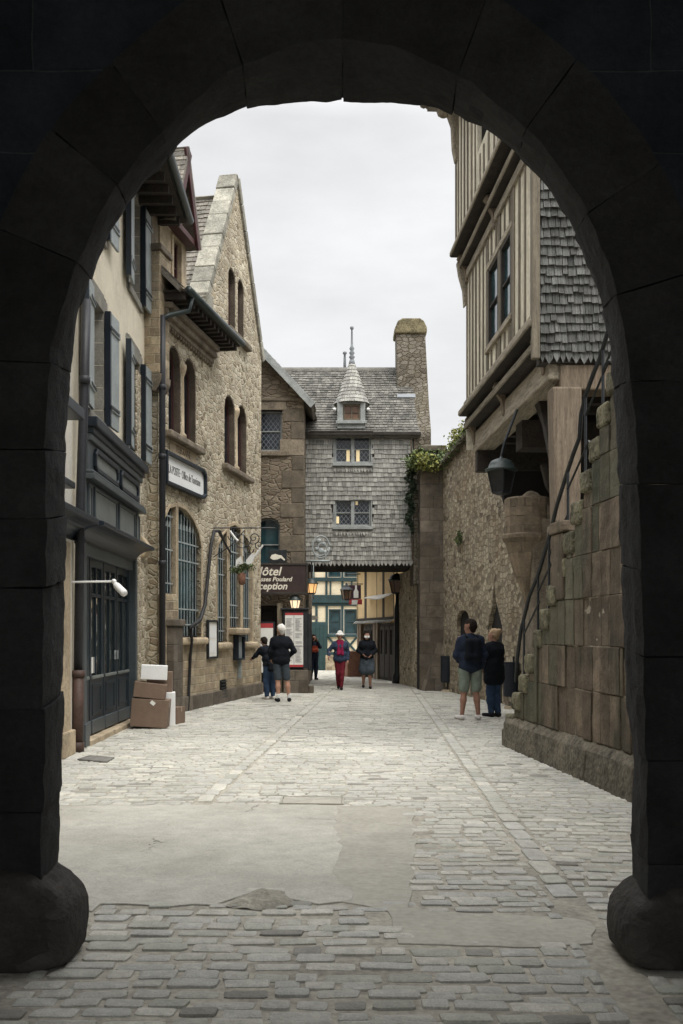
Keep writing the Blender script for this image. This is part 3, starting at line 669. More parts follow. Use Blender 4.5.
# ------------------------------------------------------------------ left side: two plastered houses, stone gable house
def window(parent, fr, poly, depth, m='grey_wood', gl='glass', nu=2, nv=2, bar=0.045, d=0.0, sill=None, sill_m='dressed', grille=None, frame_w=0.06, name='window', mulls=None):
    us = [p[0] for p in poly]; vv = [p[1] for p in poly]; u0, u1, v0, v1 = min(us), max(us), min(vv), max(vv)
    mb = MB(); dd = d - depth + 0.03
    mb.fring(fr, grow(poly, -0.003), grow(poly, -frame_w), dd - 0.03, dd + 0.045)
    for k in range(1, nu): c = u0 + (u1 - u0) * k / nu; mb.fbox(fr, c - bar / 2, c + bar / 2, v0 + 0.03, v1 - 0.04, dd - 0.012, dd + 0.038)
    for k in range(1, nv): c = v0 + (v1 - v0) * k / nv; mb.fbox(fr, u0 + 0.03, u1 - 0.03, c - bar * .35, c + bar * .35, dd - 0.008, dd + 0.030)
    o = mb.build(name, m, parent, bevel=0.004)
    g = MB(); g.add([fr.p(a, b, dd - 0.004) for a, b in grow(poly, -0.01)], [list(range(len(poly)))]); g.build('pane', gl, o)
    if sill:
        s_ = MB(); s_.fbox(fr, u0 - sill, u1 + sill, v0 - 0.13, v0 - 0.004, d - 0.06, d + 0.12); s_.build('sill', sill_m, o, bevel=0.02)
    if grille:
        q = MB(); n = grille
        for k in range(1, n):
            c = u0 + (u1 - u0) * k / n; q.tube([fr.p(c, v0 + 0.02, d - 0.06), fr.p(c, v1 - 0.05 - 0.25 * abs(k / n - .5), d - 0.06)], 0.009, 6)
            q.tube([fr.p(c - 0.05, v1 - 0.42, d - 0.06), fr.p(c - 0.03, v1 - 0.33, d - 0.06), fr.p(c, v1 - 0.30, d - 0.06), fr.p(c + 0.03, v1 - 0.33, d - 0.06), fr.p(c + 0.05, v1 - 0.42, d - 0.06)], 0.008, 5)
        for b in (0.12, 0.5, 0.88) if v1 - v0 < 1.8 else (0.10, 0.22, 0.60, 0.74):
            q.fbox(fr, u0 + 0.01, u1 - 0.01, v0 + (v1 - v0) * b - 0.014, v0 + (v1 - v0) * b + 0.014, d - 0.075, d - 0.052)
        q.build('grille', M['iron_pale' if n < 99 else 'iron'], o)
    return o

# --- house A, cream plaster with the dark blue shopfront
FA = Fr((-3.295, 0, 0), (-0.0215, 1, 0), (1, 0.0215, 0))
A0, A1, AH = 11.9, 19.0, 9.75
W1, W2, W3, W4 = (14.15, 15.2, 4.75, 6.45), (17.2, 18.25, 4.75, 6.47), (17.2, 18.25, 7.58, 9.35), (14.15, 15.2, 7.58, 9.35)
ca = thing('cream_house', 'cream plastered house with grey shutters above a dark blue panelled shopfront', 'house', FA.p(15.5, 0, 0))
wl = MB()
SH = [(13.77, 0.02), (17.80, 0.02), (17.80, 3.0), (13.77, 3.0)]
wl.holed(FA, rect(A0, A1, -0.05, AH), [rect(*W1), rect(*W2), rect(*W3), rect(*W4), SH], 0, 0.26)
wl.fbox(FA, A0, A1, AH, AH + 0.02, -6, 0); wl.fbox(FA, A0, A0 + 0.02, -0.05, AH, -6, -0.01); wl.fbox(FA, A1 - 0.02, A1, -0.05, AH, -6, -0.01)
wl.build('wall', 'cream', ca)
qn = MB()                                            # rubble corner strip and plinth between shop and drainpipe
qn.fbox(FA, 17.88, 19.02, -0.05, 6.3, -0.02, 0.03); qn.build('stone_pier', 'tan_rubble', ca, bevel=0.02)
for W, nm in ((W1, 0), (W2, 1), (W3, 2), (W4, 3)):
    u0, u1, v0, v1 = W
    s_ = MB()
    z = v0 - 0.12; k = 0
    while z < v1 + 0.24:
        for a, b in ((u0 - 0.17 - 0.09 * (k % 2), u0 + 0.004), (u1 - 0.004, u1 + 0.17 + 0.09 * (k % 2))):
            s_.tint = rr(0.2, 0.8); s_.fbox(FA, a, b, z + 0.003, min(z + 0.34, v1 + 0.24) - 0.003, -0.258, 0.012)
        z += 0.34; k += 1
    s_.fbox(FA, u0, u1, v1 - 0.004, v1 + 0.26, -0.258, 0.014); s_.fbox(FA, u0 - 0.12, u1 + 0.12, v0 - 0.13, v0 + 0.002, -0.258, 0.05)
    s_.build('window_surround', 'grey_surround', ca, bevel=0.008)
    window(ca, FA, rect(u0 + .004, u1 - .004, v0 + .004, v1 - .004), 0.24, m='white_paint', nu=2, nv=3, frame_w=0.05)
    for sgn, uh in ((-1, u0), (1, u1)):              # shutters folded back, standing a little off the wall
        th = rad(4); w_ = 0.50; du, dd = math.cos(th) * w_, math.sin(th) * w_
        frs = Fr(FA.p(uh + sgn * 0.02, 0, 0.085), FA.u.normalized() * sgn * math.cos(th) + FA.n * math.sin(th), (FA.n * math.cos(th) - FA.u.normalized() * sgn * math.sin(th)))
        b_ = MB(); b_.fbox(frs, 0, w_, v0 - 0.02, v1 + 0.02, -0.022, 0.022)
        for zz in (v0 + 0.22, v1 - 0.28): b_.fbox(frs, 0.01, w_ - 0.01, zz, zz + 0.10, 0.022, 0.045); b_.fbox(frs, 0.01, w_ - 0.01, zz, zz + 0.10, -0.045, -0.022)
        sh = b_.build('shutter', 'shutter', ca, bevel=0.006)
        sb_ = MB(); ne = w_ if sgn < 0 else 0.0; sb_.fbox(frs, ne - .03, ne + .03, v0 - .021, v1 + .021, -0.06, 0.03); sb_.build('dark_edge', 'shop_navy', sh)  # dark strip on the near upright edge only
        hb = MB()
        for zz in (v0 + 0.22, v1 - 0.28): hb.fbox(frs, -0.05, w_ * 0.8, zz + 0.03, zz + 0.07, 0.046, 0.054); hb.fbox(frs, -0.05, w_ * 0.8, zz + 0.03, zz + 0.07, -0.054, -0.046)
        hb.build('hinge', 'iron', sh)
rf = MB()
frR = Fr(FA.p(0, 9.62, 0.72), FA.u, Vector((0.78, 0, 0.62)), (-0.62, 0, 0.78))
rf.fprism(frR, rect(A0, 19.35, 0, 5.5), -0.14, -0.01)
shingles(rf, frR, 14, 19.35, 0, 3.0, 0.16, 0.22, t=0.02)
rfo = rf.build('roof', 'slate', ca)
so_ = MB()
for k in range(16): u = A0 + 0.2 + k * 0.46; so_.fbox(FA, u, u + 0.09, 9.36, 9.50, -0.05, 0.62)
so_.fbox(FA, A0, 19.3, 9.50, 9.56, -0.1, 0.70); so_.build('soffit', 'oak_dark', ca)
gt = MB(); gt.tube([FA.p(A0, 9.60, 0.78), FA.p(19.38, 9.58, 0.78)], 0.075, 10); gt.build('gutter', 'gutter', ca, smooth=True)
# shopfront
FA_, FA = FA, Fr(FA.o + FA.u * (13.75 * 0.155), FA.u * 0.845, FA.n)
sf = MB()
sf.fbox(FA, 13.72, 18.58, 3.70, 3.78, 0.03, 0.20)                        # moulding between the two panel bands
sf.fbox(FA, 13.76, 18.54, 3.05, 3.70, -0.02, 0.075)
sf.fbox(FA, 13.80, 18.48, 3.78, 4.26, -0.02, 0.10)
shop = sf.build('shopfront', 'shop_blue', ca, bevel=0.01)
co = MB()
co.fbox(FA, 13.72, 18.58, 4.42, 4.56, -0.02, 0.24); co.fbox(FA, 13.76, 18.54, 4.335, 4.425, -0.02, 0.18); co.build('cornice', 'shop_navy', shop, bevel=0.015)
c2 = MB(); c2.fbox(FA, 13.78, 18.5, 4.24, 4.34, -0.02, 0.15); c2.fbox(FA, 13.76, 18.52, 3.785, 3.83, 0.0, 0.18); c2.build('moulding', 'shop_blue', shop, bevel=0.015)
for u0, u1 in ((14.15, 16.05), (16.3, 18.1)):
    b_ = MB(); out_ = [(u0 + .10, 3.86), (u1 - .10, 3.86), (u1, 3.93), (u1, 4.11), (u1 - .10, 4.19), (u0 + .10, 4.19), (u0, 4.11), (u0, 3.93)]
    b_.fring(FA, out_, grow(out_, -0.07), 0.095, 0.15); fo_ = b_.build('panel_moulding', 'shop_navy', shop, bevel=0.012)
    b_ = MB(); b_.fprism(FA, grow(out_, -0.068), 0.09, 0.113); b_.build('panel', 'shop_panel', fo_)
for u0, u1 in ((13.86, 14.12), (14.3, 16.15), (16.35, 17.95), (18.1, 18.48)):
    b_ = MB(); b_.fring(FA, rect(u0, u1, 3.14, 3.66), grow(rect(u0, u1, 3.14, 3.66), -0.05), 0.07, 0.105); fo_ = b_.build('panel_moulding', 'shop_blue', shop, bevel=0.01)
    b_ = MB(); b_.fbox(FA, u0 + .04, u1 - .04, 3.18, 3.62, 0.07, 0.085); b_.build('panel', 'shop_panel', fo_)
ho = MB()                                             # curved hood over the doors
n = 8; prof = [(0.36, 3.05), (0.36, 3.10), (0.02, 3.16)] + [(0.02, 2.86)] + [(0.03 + 0.32 * (k / n) ** 1.8, 2.84 + 0.20 * math.sin(k / n * math.pi / 2)) for k in range(n + 1)]
ho.prism([FA.p(13.55, z, d) for d, z in prof], [FA.p(18.45, z, d) for d, z in prof]); ho.build('door_hood', 'shop_navy', shop, bevel=0.005)
df = MB()
df.fbox(FA, 13.77, 13.98, 0.0, 2.85, -0.03, 0.05); df.fbox(FA, 18.33, 18.53, 0.0, 2.9, -0.25, 0.05); df.fbox(FA, 13.9, 18.4, 2.68, 2.95, -0.24, -0.0)
df.fbox(FA, 13.72, 14.02, 0.0, 0.32, -0.03, 0.08); df.build('door_frame', 'shop_blue', shop, bevel=0.012)
bays = [(14.0, 14.72), (14.78, 15.82), (15.88, 17.0), (17.06, 18.30)]
for i, (u0, u1) in enumerate(bays):
    dr = MB(); r = -0.07
    dr.fring(FA, rect(u0, u1, 0.08, 2.68), rect(u0 + 0.12, u1 - 0.12, 0.92, 2.56), r - 0.05, r)
    dr.fbox(FA, u0 + 0.11, u1 - 0.11, 0.09, 0.93, r - 0.05, r - 0.015)
    dr.fbox(FA, u0 + 0.11, u1 - 0.11, 2.12, 2.17, r - 0.04, r - 0.005)
    dr.fbox(FA, (u0 + u1) / 2 - 0.022, (u0 + u1) / 2 + 0.022, 0.93, 2.56, r - 0.04, r - 0.005)
    dr.fring(FA, rect(u0 + 0.17, u1 - 0.17, 0.36, 0.82), rect(u0 + 0.22, u1 - 0.22, 0.41, 0.77), r - 0.02, r + 0.012)
    do = dr.build('door', 'door_navy', shop, bevel=0.008)
    b_ = MB(); b_.fbox(FA, u0 + 0.02, u1 - 0.02, 0.10, 0.30, r, r + 0.035); b_.build('kick_board', 'shop_blue', do, bevel=0.01)
    b_ = MB(); b_.fbox(FA, u0 + 0.08, u1 - 0.08, 0.90, 0.95, r, r + 0.03); b_.build('lock_rail', 'shop_panel', do, bevel=0.01)
    g_ = MB(); g_.fbox(FA, u0 + 0.11, u1 - 0.11, 0.92, 2.57, r - 0.045, r - 0.035); g_.build('pane', 'glass_shop', do)
    if i < 2:
        pp = MB(); us = u0 + (0.16 if i == 0 else 0.22)
        if i == 0: pp.fbox(FA, us + 0.14, us + 0.36, 1.35, 1.95, r - 0.034, r - 0.030)
        for q in range(2): pp.fbox(FA, us + 0.02 + q * 0.24, us + 0.20 + q * 0.24, 0.98, 1.22, r - 0.034, r - 0.030)
        pp.each('notice', 'paper', do)
hd = MB(); hd.fbox(FA, 16.88, 16.91, 1.15, 1.3, -0.12, -0.05); hd.fbox(FA, 17.09, 17.12, 1.15, 1.3, -0.12, -0.05); hd.each('handle', 'iron_pale', shop, bevel=0.004)
st = MB(); st.fbox(FA, 14.0, 18.5, -0.02, 0.075, -0.3, 0.10); st.build('threshold', 'dressed', ca, bevel=0.012)
FA = FA_
dp = MB(); dp.tube([PX(86.5, 300, 13.35), PX(84.5, 380, 13.35), PX(80.5, 500, 13.3), PX(78.3, 675, 13.3)], 0.062, 10)
for py, cx in ((380, 84.5), (540, 80)): dp.lathe(PX(cx, py, 13.32), [(0.062, -0.05), (0.078, -0.04), (0.078, 0.04), (0.062, 0.05)], 10)
dpo = dp.build('drainpipe', 'pipe_dark', ca, smooth=True)
d2 = MB(); d2.tube([PX(78.5, 670, 13.27), PX(77.5, 752, 13.25)], 0.075, 10); d2.tube([PX(78.5, 671, 13.27), PX(78.4, 677, 13.27)], 0.088, 10); d2.tube([PX(77.7, 742, 13.25), PX(77.5, 752, 13.25)], 0.088, 10); d2.build('pipe_foot', 'pipe_brown', dpo, smooth=True)

# --- neighbour further left, mostly behind the arch
cn = thing('plaster_house', 'off-white plastered house beside the arch, only a strip showing left of the drainpipe', 'house', FA.p(9, 0, 0))
b_ = MB(); b_.fbox(FA, 5.3, 11.88, -0.05, 8.2, -6, 0.0); b_.fbox(FA, 11.86, 13.2, -0.05, 9.0, -0.5, 0.02); b_.build('wall', 'white_plaster', cn)
b_ = MB(); b_.fbox(FA, 12.55, 12.95, 0.0, 2.75, 0.0, 0.07); b_.fbox(FA, 12.45, 13.05, 0.0, 0.32, 0.0, 0.11); b_.build('pilaster', 'dressed', cn, bevel=0.015)
b_ = MB(); b_.fbox(FA, 11.0, 12.45, 0.0, 2.75, 0.0, 0.05); b_.build('shop_window_frame', 'shop_navy', cn, bevel=0.01)
b_ = MB(); n = 6
prof = [(0.36, 3.02), (0.36, 3.09), (0.02, 3.14), (0.02, 2.80)] + [(0.03 + 0.30 * (k / n) ** 1.8, 2.80 + 0.21 * math.sin(k / n * math.pi / 2)) for k in range(n + 1)]
b_.prism([FA.p(9.0, z, d) for d, z in prof], [FA.p(13.28, z, d) for d, z in prof]); b_.build('door_hood', 'shop_navy', cn, bevel=0.005)
b_ = MB(); b_.fbox(FA, 11.5, 12.72, 4.28, 4.42, 0.0, 0.30); b_.fbox(FA, 11.5, 12.66, 3.4, 3.48, 0, 0.2); b_.each('cornice', 'shop_navy', cn, bevel=0.01)
b_ = MB(); b_.fprism(Fr(FA.p(0, 8.2, 0.5), FA.u, Vector((0.78, 0, 0.62)), (-0.62, 0, 0.78)), rect(5.3, 11.88, 0, 5.5), -0.14, -0.01); b_.build('roof', 'slate', cn)

# --- house B, stone gable with the post office
FB = Fr((-6.867, 0, 0), (0.18, 1, 0), (1, -0.18, 0))
B0, B1 = 18.9, 26.3
gb = thing('stone_gable_house', 'tan rubble house with tall pointed gable and barred arched windows', 'house', FB.p(22.5, 0, 0))
L1 = arch(19.3, 19.78, 2.55, 3.9, 3.98, 4)
bay1 = [(19.98, 1.5), (21.43, 1.5), (21.43, 3.42), (21.25, 3.72), (20.9, 3.95), (20.45, 4.10), (19.98, 4.12)]
l1 = [(19.25, 2.35), (19.86, 2.35), (19.86, 4.1), (19.5, 4.02), (19.25, 3.8)]
bay2 = [[(22.55, 1.38), (23.3, 1.38), (23.3, 3.98), (22.95, 3.82), (22.68, 3.6), (22.55, 3.4)], [(23.5, 1.72), (24.42, 1.72), (24.42, 4.12), (23.95, 4.18), (23.5, 4.08)], [(24.62, 1.38), (25.5, 1.38), (25.5, 3.3), (25.35, 3.62), (25.05, 3.9), (24.62, 4.06)]]
def tw(u0, um0, um1, u1, v0, vs, vt): return arch(u0, um0, v0, vs, vt, 6), arch(um1, u1, v0, vs, vt, 6)
UW1 = tw(19.45, 20.17, 20.35, 21.1, 5.52, 6.95, 7.28); UW2 = tw(23.12, 23.98, 24.18, 25.0, 5.5, 6.85, 7.2); GW = tw(23.42, 24.02, 24.2, 24.75, 8.75, 10.0, 10.25)
gpts = [(B0, -0.05), (B1, -0.05), (26.4, 8.9), (24.1, 12.5), (21.8, 8.9), (21.8, 8.2), (B0, 8.2)]
wb = MB()
wb.holed(FB, gpts, [l1, bay1] + bay2 + list(UW1) + list(UW2) + list(GW), 0, 0.34)
wb.fbox(FB, B0, B0 + 0.02, -0.05, 8.3, -6, -0.001); wb.fbox(FB, B1 - 0.02, B1, -0.05, 9.0, -6, -0.001)
wb.build('wall', 'tan_rubble', gb)
pl = MB()                                              # coursed masonry below the window sills and plinth
cour = [(B0, -0.05), (B1 + 0.02, -0.05), (B1 + 0.02, 1.25), (25.6, 1.25), (22.45, 1.25), (21.6, 1.36), (19.98, 1.36), (19.9, 2.3), (19.2, 2.3), (B0, 2.3)]
pl.fprism(FB, cour, -0.02, 0.022); pl.build('base_masonry', 'tan_coursed', gb)
p2 = MB(); p2.fbox(FB, 19.6, B1 + 0.05, -0.05, 0.30, -0.02, 0.075); p2.build('plinth', 'brown_ashlar', gb, bevel=0.02)
ped = MB(); ped.fbox(FB, 19.3, 19.82, 0, 1.72, -0.02, 0.17); ped.fbox(FB, 19.26, 19.86, 1.72, 1.86, -0.02, 0.21); ped.build('buttress', 'brown_ashlar', gb, bevel=0.02)
for poly, nn in [(l1, 4), (bay1, 8)] + [(p, 5) for p in bay2]:
    window(gb, FB, grow(poly, -0.004), 0.17, m='iron', gl='glass_teal', nu=1, nv=1, frame_w=0.03, grille=nn)
for u0, u1, v in ((19.95, 21.6, 1.5), (22.4, 23.4, 1.38), (24.6, 25.7, 1.38)):
    s_ = MB(); s_.fbox(FB, u0, u1, v - 0.15, v - 0.003, -0.05, 0.13); s_.build('window_sill', 'dressed', gb, bevel=0.05, seg=3)
s_ = MB(); s_.fbox(FB, 23.4, 24.52, 1.56, 1.717, -0.05, 0.24); s_.fbox(FB, 23.5, 24.42, 1.2, 1.56, -0.05, 0.03); s_.build('window_sill', 'dressed', gb, bevel=0.05, seg=3)
for lo, hi, inner, vt in ((19.05, 21.7, [l1, bay1], 0), (22.3, 25.75, bay2, 0)):      # dressed mullions and surrounds
    s_ = MB()
    for p in inner: s_.fring(FB, grow(p, 0.085), p, -0.33, 0.018)
    s_.build('window_surround', 'dressed', gb, bevel=0.012)
for pair in (UW1, UW2, GW):
    s_ = MB()
    for p in pair: s_.fring(FB, grow(p, -0.001), grow(p, -0.035), -0.235, -0.012)
    s_.each('window_jamb', 'jamb_stone', gb)
    for p in pair: window(gb, FB, grow(p, -0.004), 0.21, m='window_brown', nu=1, nv=1, frame_w=0.075)
    a, b = min(q[0] for q in pair[0]), max(q[0] for q in pair[1]); v = min(q[1] for q in pair[0])
    s_ = MB(); s_.fbox(FB, a - 0.2, b + 0.25, v - 0.14, v - 0.003, -0.05, 0.14); s_.build('window_sill', 'dressed_brown', gb, bevel=0.03)
    if pair is not GW:
        s_ = MB(); um = (max(q[0] for q in pair[0]) + min(q[0] for q in pair[1])) / 2; c = FB.p(um, v, -0.05)
        s_.lathe(c, [(0.13, 0), (0.13, 0.08), (0.085, 0.13), (0.078, 1.25), (0.11, 1.33), (0.13, 1.42), (0.13, 1.5)], 12); s_.build('column', 'dressed', gb, smooth=True)
# carved band, eave cornice, gutter
b_ = MB(); b_.fbox(FB, 19.5, 21.05, 5.13, 5.375, -0.02, 0.012); b_.build('carved_band', 'dressed', gb, bevel=0.004)
b_ = MB()
for k, (z0, z1, d) in enumerate(((7.52, 7.62, 0.10), (7.62, 7.74, 0.18), (7.74, 7.86, 0.26))): b_.fbox(FB, 18.95, 22.05 - k * 0.05, z0, z1, -0.02, d)
for k in range(20): u = 19.0 + k * 0.155; b_.fbox(FB, u, u + 0.075, 7.44, 7.53, -0.01, 0.08)
b_.build('cornice', 'dressed_brown', gb, bevel=0.02)
b_ = MB()
for k in range(14): u = 18.95 + k * 0.26; b_.fbox(FB, u, u + 0.10, 7.9, 8.02, -0.05, 0.50)
b_.fbox(FB, 18.9, 22.55, 8.02, 8.06, -0.05, 0.54); b_.each('rafter_end', 'oak_dark', gb)
b_ = MB(); b_.tube([FB.p(18.95, 8.06, 0.58), FB.p(22.6, 8.10, 0.58)], 0.075, 10); b_.tube([FB.p(19.2, 8.0, 0.56), FB.p(19.2, 7.75, 0.5), FB.p(18.95, 7.6, 0.2), FB.p(18.80, 7.5, 0.13)], 0.05, 8); b_.build('gutter', 'gutter', gb, smooth=True)
b_ = MB(); b_.tube([FB.p(18.80, 7.55, 0.12), FB.p(18.80, 6.3, 0.12), FB.p(18.80, 0.05, 0.12)], 0.06, 10)
for z in (2.9, 4.9, 6.2): b_.lathe(FB.p(18.80, z, 0.12), [(0.06, -0.05), (0.075, -0.04), (0.075, 0.04), (0.06, 0.05)], 10)
b_.build('drainpipe', 'pipe_dark', gb, smooth=True)
# corbelled pier at the near corner
b_ = MB(); b_.fbox(FB, 18.72, 19.25, 6.45, 8.75, -0.35, 0.10); b_.build('corbelled_pier', 'tan_coursed', gb, bevel=0.02)
b_ = MB(); b_.fbox(FB, 18.66, 19.3, 8.75, 8.87, -0.35, 0.15); b_.fbox(FB, 18.68, 19.28, 8.87, 9.5, -0.35, -0.05); b_.fprism(Fr(FB.p(18.72, 0, 0), FB.n, FB.u), [(-0.3, 6.2), (0.0, 6.12), (0.07, 6.2), (0.12, 6.32), (0.13, 6.45), (-0.3, 6.45)], 0, 0.53); b_.each('corbel', 'dressed_brown', gb, bevel=0.02)
b_ = MB(); b_.fprism(Fr(FA.p(18.2, 0, 0), FA.n, FA.u), [(0.0, 2.95), (0.10, 3.0), (0.16, 3.1), (0.16, 3.2), (0.05, 3.35), (0.0, 3.4)], 0, 0.45); b_.build('corbel', 'dressed', gb, bevel=0.03)
# lucarne with red bargeboards
b_ = MB(); lu = Fr(FB.p(0, 0, -0.02), FB.u, FB.n); lw = rect(19.75, 20.2, 8.42, 9.42)
b_.holed(lu, [(19.05, 8.0), (20.55, 8.0), (20.55, 9.7), (19.8, 11.0), (19.05, 9.7)], [lw], 0, 0.2); b_.fbox(lu, 19.05, 19.08, 8.0, 9.7, -2.5, -0.003); b_.fbox(lu, 20.52, 20.55, 8.0, 9.7, -2.5, -0.003)
b_.build('lucarne_wall', 'dressed', gb)
window(gb, lu, grow(lw, -0.004), 0.14, m='red_wood', nu=1, nv=2, frame_w=0.06)
b_ = MB(); b_.fring(lu, grow(lw, 0.11), lw, -0.02, 0.03); b_.fbox(lu, 19.0, 20.6, 8.16, 8.3, -0.02, 0.12); b_.build('lucarne_surround', 'dressed', gb, bevel=0.015)
for sgn, nm in ((-1, 0), (1, 0)):
    v = Vector((0, 0, 0)) ; apx = FB.p(19.8, 11.2, 0.30); ft = FB.p(19.8 + sgn * 0.78, 9.45, 0.30); vv_ = (apx - ft); L_ = vv_.length; vv_.normalize()
    nn_ = vv_.cross(FB.n) * sgn
    if nn_.z < 0: nn_ = -nn_
    frl = Fr(ft, -FB.n, nn_, vv_)
    b_ = MB(); b_.fprism(frl, rect(0, 3.2, 0, L_), -0.06, 0.0); shingles(b_, frl, 0, 3.2, 0, L_, 0.13, 0.16, t=0.015); b_.build('lucarne_roof', 'slate', gb)
    b_ = MB(); b_.fprism(frl, [(0.0, 0), (0.05, 0), (0.05, L_ - 0.02), (0.0, L_ - 0.02)], -0.21, -0.062); b_.build('bargeboard', 'red_wood', gb, bevel=0.006)
b_ = MB(); b_.fbox(Fr(FB.p(0, 0, 0.24), FB.u, FB.n), 19.2, 20.4, 9.44, 9.56, -0.2, 0.0); b_.build('tie_beam', 'red_wood', gb, bevel=0.01)
# gable coping and roofs
for sgn in (-1, 1):
    ft, ap = FB.p(24.1 + sgn * 2.38, 8.78, -0.16), FB.p(24.1, 12.55, -0.16); vv_ = ap - ft; L_ = vv_.length; vv_.normalize(); nn_ = vv_.cross(FB.n)
    if nn_.z < 0: nn_ = -nn_
    frc = Fr(ft, FB.n, nn_, vv_); b_ = MB(); z = 0
    while z < L_:
        l = rr(0.45, 0.75); b_.tint = rr(0, 1); b_.fbox(frc, -0.24, 0.22, z + 0.004, min(z + l, L_) - 0.004, -0.06, 0.14 + rr(-.015, .015)); z += l
    b_.build('gable_coping', 'coping', gb, bevel=0.025)
    frg = Fr(FB.p(24.1 + sgn * 2.3, 8.5, -0.3), -FB.n, nn_, vv_)
    b_ = MB(); b_.fprism(frg, rect(0, 6, 0, L_ - 0.1), -0.1, -0.005)
    if sgn < 0: shingles(b_, frg, 0, 5, 0, L_ - 0.1, 0.16, 0.2, t=0.025)
    b_.build('roof', 'slate', gb)
b_ = MB(); b_.fbox(FB, 21.62, 22.0, 8.55, 8.98, -0.35, 0.10); b_.fbox(FB, 21.68, 21.98, 8.3, 8.55, -0.35, 0.05); b_.build('kneeler_stone', 'coping', gb, bevel=0.03)
frm = Fr(FB.p(0, 8.08, 0.5), FB.u, Vector((0.70, -0.12, 0.71)), (-0.70, 0.12, 0.71))
b_ = MB(); b_.fprism(frm, rect(18.8, 21.9, 0, 5.5), -0.1, -0.01); shingles(b_, frm, 18.8, 21.9, 0, 5.0, 0.17, 0.2, t=0.022, inside=lambda u, v: not (19.05 < u < 20.55 and v < 1.2)); b_.build('roof', 'slate', gb)

# post office sign, cable, brackets, boards on house B
SGP = [(19.12, 4.50), (21.26, 4.50), (21.42, 4.57), (21.42, 4.95), (21.26, 5.02), (19.12, 5.02)]
sg = thing('post_office_sign', 'white rectangular post office sign in a dark metal frame', 'sign', FB.p(20.2, 4.2, 0.1))
b_ = MB(); b_.fprism(FB, SGP, 0.02, 0.06); b_.build('face', 'sign_white', sg)
b_ = MB(); b_.fring(FB, grow(SGP, 0.06), grow(SGP, -0.002), 0.015, 0.13); b_.build('frame', 'shop_navy', sg, bevel=0.008)
txt('LA POSTE · Office de Tourisme', FB, 20.24, 4.76, 0.064, 0.225, 'letter_grey', sg, sx=0.66)
txt('TELEGRAPHE', FB, 20.27, 5.25, 0.014, 0.20, 'letter_stone', gb, sx=0.75, name='carved_lettering')
cb = MB(); pts = [(187.5, 715, 0.06), (189, 690, 0.06), (190.5, 655, 0.06), (192, 640, 0.16), (190, 628, 0.2), (200, 620, 0.08), (205, 605, 0.06), (208, 575, 0.06), (211, 545, 0.07), (214, 531, 0.10), (219, 531, 0.12), (226, 545, 0.10), (231, 554, 0.05)]
def onB(px, py, d=0.0):
    r = (px - CX) / FPX; n = FB.n; y = (-6.867 + d * n.x * 1.0) / (r - 0.18); y = (6.867 - d * 1.016) / (0.18 - r); return Vector((r * y, y, EYE + (HOR - py) * y / FPX))
cb.tube([onB(*p) for p in pts], [0.03] * 4 + [0.042] * 2 + [0.038] * 5 + [0.025] * 2, 8)
tag(cb.build('power_cable', 'black_cable', smooth=True), 'thick black cable looping up the stone wall between the barred windows', 'cable')
lk = MB(); lk.fbox(FB, 21.35, 21.42, 1.7, 1.78, 0.02, 0.30)
def board(name, label, u0, u1, v0, v1, m_in, m_fr, d=0.06):
    t = thing(name, label, 'notice board', FB.p((u0 + u1) / 2, v0, 0.05)); b_ = MB(); b_.fring(FB, rect(u0, u1, v0, v1), grow(rect(u0, u1, v0, v1), -0.045), 0.02, 0.02 + d); b_.build('frame', m_fr, t, bevel=0.006)
    b_ = MB(); b_.fbox(FB, u0 + .03, u1 - .03, v0 + .03, v1 - .03, 0.018, 0.02 + d * 0.5); b_.build('board', m_in, t)
    return t
t = board('notice_board', 'narrow dark framed notice case holding white paper on the stone wall', 21.72, 22.42, 1.03, 1.88, 'paper', 'iron')
b_ = MB()
for k in range(2): b_.fbox(FB, 21.82, 22.32, 1.16 + k * 0.33, 1.42 + k * 0.33, 0.051, 0.054)
b_.each('poster', 'sign_white', t)
t = board('notice_board', 'blue grey notice case below the middle pedestal sill of the far barred window', 23.72, 24.3, 0.95, 1.55, 'shutter', 'bin_blue', 0.14)
b_ = MB(); b_.fbox(FB, 24.1, 24.2, 0.5, 0.97, 0.02, 0.1); b_.build('post', 'shutter', t)
t = thing('vent_grille', 'small slatted iron vent near the foot of the stone wall', 'vent', FB.p(22.9, 0.1, 0.03)); b_ = MB(); b_.fbox(FB, 22.68, 23.1, 0.10, 0.52, 0.02, 0.045); b_.build('backing', 'void', t)
b_ = MB()
for k in range(6): b_.fbox(FB, 22.68, 23.1, 0.12 + k * 0.07, 0.15 + k * 0.07, 0.045, 0.075)
b_.each('slat', 'iron', t)
# wrought iron bracket with scrolls and planter
br = thing('hanging_bracket', 'wrought iron scroll bracket reaching over the street with hanging greenery', 'bracket', PX(211, 528, 22.0))
b_ = MB(); YY = 22.3
b_.tube([PX(210, 528, YY), PX(275, 528, YY)], 0.014, 6); b_.tube([PX(262, 528, YY), PX(272, 528, YY)], 0.02, 6)
b_.tube([PX(211, 528, YY), PX(211, 560, YY)], 0.016, 6); b_.tube([PX(212, 558, YY), PX(232, 545, YY), PX(244, 531, YY)], 0.012, 6)
def spiral(cx, cy, r, turns, sgn=1, k=26, ph=0): return [PX(cx + sgn * r * (1 - i / k * .85) * math.cos(ph + i / k * turns * 6.28), cy + r * (1 - i / k * .85) * math.sin(ph + i / k * turns * 6.28), YY) for i in range(k + 1)]
for a in ((242, 540, 9, 1.6, 1), (254, 538, 7, 1.6, -1), (234, 536, 6, 1.4, -1), (248, 549, 6, 1.5, 1), (259, 545, 5, 1.5, 1)): b_.tube(spiral(*a), 0.011, 5)
b_.build('scrollwork', 'iron', br)
b_ = MB(); b_.tube([PX(243, 529, YY), PX(243, 556, YY)], 0.01, 5)
